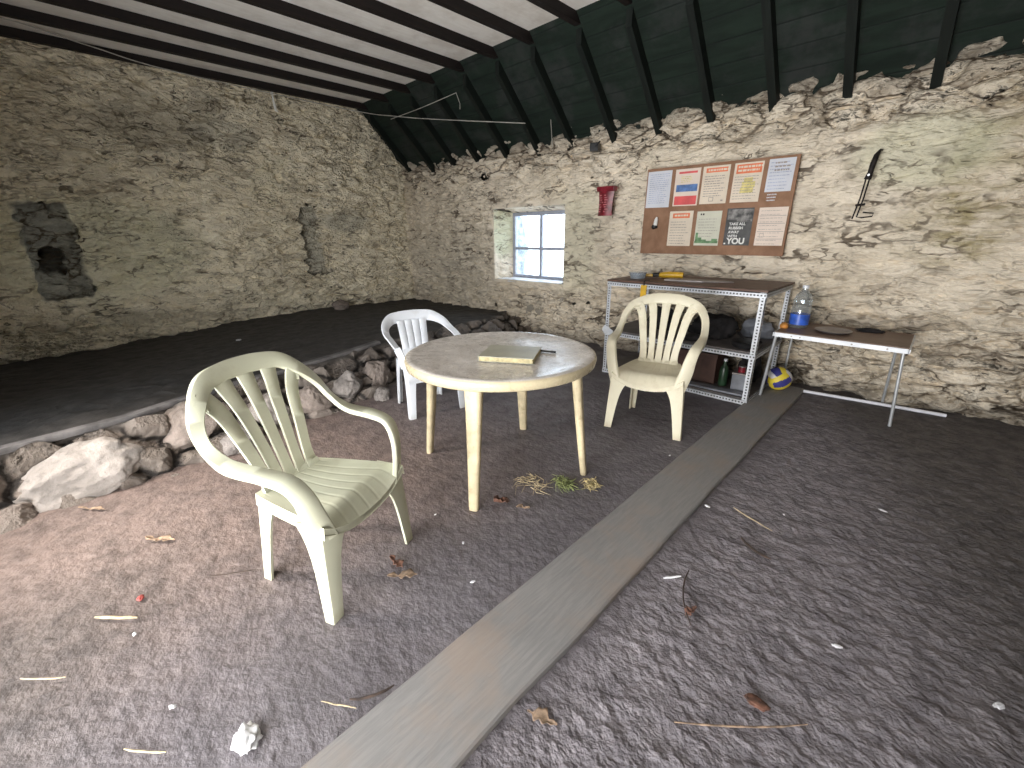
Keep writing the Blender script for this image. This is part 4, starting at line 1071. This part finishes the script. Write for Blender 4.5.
# ------------------------------------------------------------------ things hung on the back wall
rb = thing('wall_pouch', 'small dark red tapered pouch hung on the back wall, left of the noticeboard', 'pouch', (-2.995, 4.66, 1.62))
def pouch(u, v, s_):
    w = .085 + .028 * v ** 2 + .012 * (1 - v) ** 4
    x = (u * 2 - 1) * w + .012 * v
    return Vector((x, s_ * (.035 * math.cos((u - .5) * PI) * (1 - .3 * v) + .004), .315 * v))
m = MB(); m.grid(lambda u, v: pouch(u, v, -1), 14, 16); m.grid(lambda u, v: pouch(u, v, 1), 14, 16); m.build('body', M_red, rb, True, 50)
m = MB(); m.box((-.105, -.042, .262), (.132, .03, .318), bev=.01); m.build('flap', M_red, rb, False)
m = MB()
rr = random.Random(4)
for k in range(16):
    z = .04 + .2 * (k // 2) / 8; x = -.055 + .06 * (k % 2) + rr.uniform(-.01, .01); w = rr.uniform(.02, .05)
    m.box((x, -.0445, z), (x + w, -.040, z + .012))
m.build('worn_print', M_redlight, rb, False)
ir = thing('fire_tongs', 'black rusty iron tongs hanging on the back wall, right of the noticeboard', 'tongs', (-.565, 4.68, 1.52))
m = MB(); m.tube([(.025, .086, .505), (.02, .03, .50), (.008, 0, .46), (.0, -.01, .40), (-.004, -.01, .34), (-.012, -.01, .29)], [.008, .008, .019, .021, .019, .026], 10); m.build('hinge_block', M_iron, ir)
m = MB(); m.tube([(-.022, -.01, .30), (-.03, -.01, .15), (-.052, -.01, -.005)], .0055, 8); m.build('arm', M_iron, ir)
m = MB(); m.tube([(.0, -.01, .30), (-.008, -.01, .15), (-.025, -.01, .01), (.01, -.012, .004), (.075, -.012, .012), (.08, -.012, .035), (.01, -.012, .045)], .0055, 8); m.build('arm', M_iron, ir)
m = MB(); m.tube([(-.05, -.012, .10), (.012, -.012, .105)], .009, 8); m.build('collar', M_iron, ir)
m = MB(); m.lathe([(.001, -.004), (.008, -.004), (.008, .004), (.001, .004)], 12, M=Matrix.Translation((-.008, -.036, .32)) @ Matrix.Rotation(PI / 2, 4, 'X'), cap=False); m.build('rivet', M_alu, ir)
lp = thing('bracket', 'small black bracket fixed high on the back wall below the rafters', 'bracket', (-3.195, 4.67, 2.37), .3)
m = MB(); m.box((-.05, -.03, -.045), (.05, .09, .045), bev=.012); m.build('body', M_black, lp, False)
m = MB(); m.tube([(.02, -.03, .0), (.06, -.05, .03), (.07, -.02, .05)], .008, 8); m.build('hook', M_black, lp)
wh = thing('hook', 'small white hook hanging on the gable wall just below the joists', 'hook', (-7.27, 2.67, 3.17))
m = MB(); m.tube([(0, 0, .16), (.01, 0, .05), (.02, .01, -.06), (.035, .03, -.075)], [.010, .016, .02, .008], 8); m.build('stem', M_white, wh)
m = MB(); m.lathe([(.001, 0), (.02, 0), (.02, .01), (.001, .01)], 12, M=Matrix.Translation((0, 0, .15)) @ Matrix.Rotation(PI / 2, 4, 'Y'), cap=False); m.build('plate', M_white, wh)
# washing lines under the roof
m = MB(); m.tube(catmull([(-6.75, -.7, 3.36), (-6.9, .19, 3.40), (-7.05, .82, 3.36), (-7.08, 1.58, 3.29), (-7.2, 3.84, 3.29), (-6.3, 4.0, 3.09), (-5.52, 4.18, 2.95), (-4.09, 4.46, 2.72)], 8), .006, 6)
tag(m.build('cord', M_cord), 'long slack grey cord strung from the gable joists to a rafter', 'cord')
m = MB(); m.tube(catmull([(-6.45, 4.03, 3.08), (-5.7, 4.06, 3.10), (-4.92, 4.06, 3.13)], 6), .0045, 6); m.tube([(-4.92, 4.06, 3.13), (-4.95, 4.14, 3.03), (-4.99, 4.17, 2.98)], .004, 5)
tag(m.build('cord', M_cord), 'short branch of cord tied off in the dark roof corner with a loose end', 'cord')
m = MB(); m.tube([(-3.857, 4.66, 2.83), (-3.84, 4.66, 2.65), (-3.815, 4.66, 2.45)], .004, 5)
tag(m.build('cord', M_cord), 'loose end of string hanging down the back wall above the window', 'cord')
m = MB(); m.box((-.05, -.03, -.012), (.05, .03, .012), bev=.006)
o = m.build('wedge', M_white, None, False); o.location = (-4.32, 3.91, 3.44); o.rotation_euler = (math.radians(-30), 0, .3); tag(o, 'small white wooden wedge stuck where the ceiling boards meet the green slope', 'wedge')

# ------------------------------------------------------------------ litter on the floor
def stick(name, label, cat, x, y, L, ang, rad, mat, bend=.1, group=None, seed=0):
    r = random.Random(seed + int(x * 100)); m = MB(); pts = []
    for k in range(6):
        t = k / 5 - .5
        pts.append((x + math.cos(ang) * L * t - math.sin(ang) * bend * L * (t * t * 2 - .2) , y + math.sin(ang) * L * t + math.cos(ang) * bend * L * (t * t * 2 - .2), .012 + rad + r.uniform(-.002, .002)))
    m.tube(pts, [rad * .6] + [rad] * 4 + [rad * .5], 6)
    return tag(m.build(name, mat), label, cat, group)
def leaf(name, label, cat, x, y, L, W, ang, mat, seed=1, group=None, h=.005):
    r = random.Random(seed)
    ph = r.random() * 6
    def fn(u, v):
        t = v * 2 - 1; w = W * (1 - t * t) ** .7 * (.62 + .3 * math.sin(9 * v + ph) + .2 * math.sin(23 * v + ph * 2)) * (1 if u > .5 else .75 + .25 * math.sin(15 * v + ph))
        a = (u * 2 - 1) * w; b = t * L / 2
        z = .013 + h * abs(u * 2 - 1) ** 1.5 * (.6 + .4 * math.sin(4 * v + ph)) + .004 * math.sin(9 * v + ph)
        return Vector((x + math.cos(ang) * b - math.sin(ang) * a, y + math.sin(ang) * b + math.cos(ang) * a, z))
    m = MB(); m.grid(fn, 6, 26)
    o = m.build(name, mat); sm = o.modifiers.new('thickness', 'SOLIDIFY'); sm.thickness = .0015
    return tag(o, label, cat, group)
# grass and hay swept under the table
def tuft(name, label, x, y, rx, ry, n, mat, seed, h=.03, L=.10):
    r = random.Random(seed); m = MB()
    for k in range(n):
        a = r.random() * 2 * PI; q = math.sqrt(r.random()); px = x + rx * q * math.cos(a); py = y + ry * q * math.sin(a)
        b = r.random() * 2 * PI; l = r.uniform(.3, 1) * L; z = .006 + r.random() * h
        p0 = Vector((px, py, z)); p1 = p0 + Vector((math.cos(b) * l / 2, math.sin(b) * l / 2, r.uniform(0, .02))); p2 = p0 + Vector((math.cos(b + .5) * l, math.sin(b + .5) * l, r.uniform(-.4, .4) * .02))
        p2.z = max(.005, p2.z)
        m.tube([p0, p1, p2], [.0012, .0028, .0008], 4)
    return tag(m.build(name, mat), label, 'grass', None, 'stuff')
tuft('grass_clump', 'wilted green grass clump on the floor by the right table leg', -1.315, 1.78, .055, .04, 150, M_grass, 1, .03, .07)
tuft('hay_clump', 'yellow dry grass clump beside the green grass near the right table leg', -1.185, 1.875, .035, .035, 110, M_hay, 2, .035, .05)
tuft('grass_strands', 'thin scattered dry strands left of the grass clump under the table', -1.47, 1.66, .09, .05, 40, M_straw, 3, .01, .12)
leaf('leaf', 'curled reddish-brown dead leaf beside the front table leg', 'leaf', -1.46, 1.40, .09, .04, .8, M_leafbrown, 1, None, .03)
leaf('leaf', 'pale flat dead leaf between the front table leg and the grass clump', 'leaf', -1.34, 1.445, .08, .025, .5, M_leafpale, 2)
leaf('leaf', 'pale torn leaf on the floor right of the front chair', 'leaf', -1.39, .72, .13, .035, .9, M_leafpale, 3)
leaf('leaf', 'brown curled leaf on the floor beside the right foot of the front chair', 'leaf', -1.47, .74, .08, .03, .2, M_leafbrown, 4, None, .025)
leaf('leaf', 'straw-coloured leaf fragment at the bottom of the picture, right of the plank', 'leaf', -.57, .70, .10, .03, .3, M_leafpale, 5)
leaf('leaf', 'reddish leaf crumbs on the dirt to the right of the plank', 'leaf', -.40, 1.40, .06, .025, 1.2, M_leafbrown, 6, None, .015)
leaf('leaf', 'pale curled leaf strip on the left floor, near the pale boulder', 'leaf', -2.46, .02, .14, .03, .8, M_leafpale, 7, None, .02)
leaf('wood_chip', 'small split wood chip on the floor below the large pale boulder', 'wood chip', -3.06, -.20, .16, .018, .7, M_leafpale, 8)
stick('straw', 'pale thick straw on the floor beside the red scrap', 'straw', -2.01, -.18, .17, .75, .006, M_straw, .03)
stick('straw', 'long pale grass stalk at the lower left of the floor', 'straw', -1.87, -.38, .15, .8, .0028, M_straw, .05)
stick('straw', 'pale grass stalk at the bottom edge of the picture, left of the tissue', 'straw', -1.34, -.17, .13, .7, .0032, M_straw, .05)
stick('straw', 'thin pale straw on the dirt far to the right of the plank', 'straw', -.41, 2.19, .22, -.35, .003, M_straw, .04)
stick('straw', 'short white straw crossing the dark twig right of the plank', 'straw', -.53, 1.52, .08, .9, .0045, M_scrap, .02)
stick('straw', 'thin pale straw beside the plank at the bottom of the picture', 'straw', -1.06, .28, .12, .6, .0022, M_straw, .02)
stick('twig', 'bent dark twig on the dirt right of the plank', 'twig', -.45, 1.47, .30, -1.15, .0035, M_twig, .18)
stick('twig', 'dark twig with buds lying against the left edge of the plank', 'twig', -1.01, .37, .14, 1.1, .0045, M_twig, .2)
stick('twig', 'thin brown twig on the floor left of the front chair legs', 'twig', -1.95, .2, .20, .95, .003, M_twig, .05)
stick('twig', 'dark lumpy twig on the dirt beyond the bent one, right of the plank', 'twig', -.33, 1.95, .16, -.4, .006, M_twig, .2)
stick('straw', 'thin pale stalk at the lower right of the dirt floor', 'straw', -.12, 1.10, .40, .75, .0028, M_leafpale, .05)
lump('tissue', 'crumpled white tissue on the floor at the bottom, left of the plank', 'tissue', (-1.165, .045, .008), (.042, .034, .014), M_tissue, 31, 0, .45, 2.2)
lump('plastic_scrap', 'small red scrap at the end of the thick straw', 'scrap', (-2.07, -.10, .009), (.018, .012, .006), M_redscrap, 32)
lump('plastic_scrap', 'reddish scrap trodden into the dirt at the lower right', 'scrap', (-.11, 1.21, .008), (.035, .02, .003), M_leafbrown, 33)
for i, (x, y, s_, lb) in enumerate(((-1.87, -.14, .012, 'tiny white scrap on the floor below the straw and red scrap'), (-1.44, -.09, .016, 'white scrap on the floor near the bottom left, above the tissue'), (-1.14, .91, .014, 'white scrap on the floor between the front chair and the plank'),
        (-1.64, 1.08, .010, 'small white speck left of the front table leg'), (-1.36, 1.04, .012, 'small white speck between the front chair and front table leg'), (.07, 2.75, .022, 'torn white paper scrap far out on the right floor'), (.04, 1.62, .020, 'pale tissue scrap on the right floor nearer the camera'),
        (.44, 1.72, .022, 'bright white oval scrap at the far right of the floor'), (-1.02, 2.55, .012, 'white speck by the front foot of the far cream chair'), (-.30, 2.35, .010, 'tiny pale chip on the dirt right of the plank'), (-.62, 2.15, .02, 'flat pale chip lying against the right edge of the plank'))):
    lump('paper_scrap', lb, 'scrap', (x, y, .010), (s_ * .75, s_ * .4, .003), M_scrap, 40 + i, .6 * i, .5)
lump('platform_scrap', 'tiny white scrap lying on the dark platform', 'scrap', (-5.9, 1.3, .24), (.04, .03, .008), M_scrap, 60)

# ------------------------------------------------------------------ camera
F_, YAW, PITCH, ROLL = 425.737, .774836, .337571, -.009684
fw_ = Vector((-math.sin(YAW) * math.cos(PITCH), math.cos(YAW) * math.cos(PITCH), -math.sin(PITCH)))
rg = fw_.cross(Vector((0, 0, 1))).normalized(); up = rg.cross(fw_)
r2 = rg * math.cos(ROLL) + up * math.sin(ROLL); u2 = -rg * math.sin(ROLL) + up * math.cos(ROLL)
cam = bpy.data.cameras.new('camera'); co_ = bpy.data.objects.new('camera', cam); link(co_)
cam.sensor_width = 36; cam.sensor_fit = 'HORIZONTAL'; cam.lens = F_ / 1024 * 36; cam.clip_start = .02
Mx = Matrix((r2, u2, -fw_)).transposed().to_4x4(); Mx.translation = (0, 0, 1.42); co_.matrix_world = Mx
scene.camera = co_

# ------------------------------------------------------------------ light
w = bpy.data.worlds.new('overcast'); scene.world = w; w.use_nodes = True
bg = w.node_tree.nodes['Background']; bg.inputs[0].default_value = (.80, .90, 1.0, 1); bg.inputs[1].default_value = 7.5
def area(name, loc, rot, sx, sy, power, col, portal=False):
    l = bpy.data.lights.new(name, 'AREA'); l.shape = 'RECTANGLE'; l.size = sx; l.size_y = sy; l.energy = power; l.color = col
    if portal: l.cycles.is_portal = True
    o = bpy.data.objects.new(name, l); o.location = loc; o.rotation_euler = rot; return link(o)
area('window_light', (-4.37, 5.22, 1.25), (math.radians(-90), 0, 0), 1.05, .9, 0, (1, 1, 1), True)
area('door_portal', (-1.075, FWY - .05, 1.07), (math.radians(90), 0, 0), 2.65, 2.15, 0, (1, 1, 1), True)
area('opening_portal', (-3.65, FWY - .05, 1.08), (math.radians(90), 0, 0), .7, 1.95, 0, (1, 1, 1), True)
area('door_light', (-.7, -2.5, 1.25), (math.radians(96), 0, math.radians(24)), 2.8, 2.2, 215, (1.0, .94, .87))
ol = area('opening_light', (-3.35, FWY + .05, 1.95), (0, 0, 0), .5, .4, 26, (1.0, .90, .80))
ol.rotation_euler = (Vector((-2.55, .1, 0)) - Vector(ol.location)).to_track_quat('-Z', 'Y').to_euler()
ol.data.spread = math.radians(75)

area('ceiling_fill', (-.6, FWY + .02, .12), (math.radians(140), 0, math.radians(20)), 1.4, .3, 70, (1.0, .95, .88))  # added fill lamp, low behind the camera, aimed up to brighten the ceiling

scene.view_settings.view_transform = 'Standard'
scene.view_settings.look = 'None'
scene.view_settings.exposure = 0.08
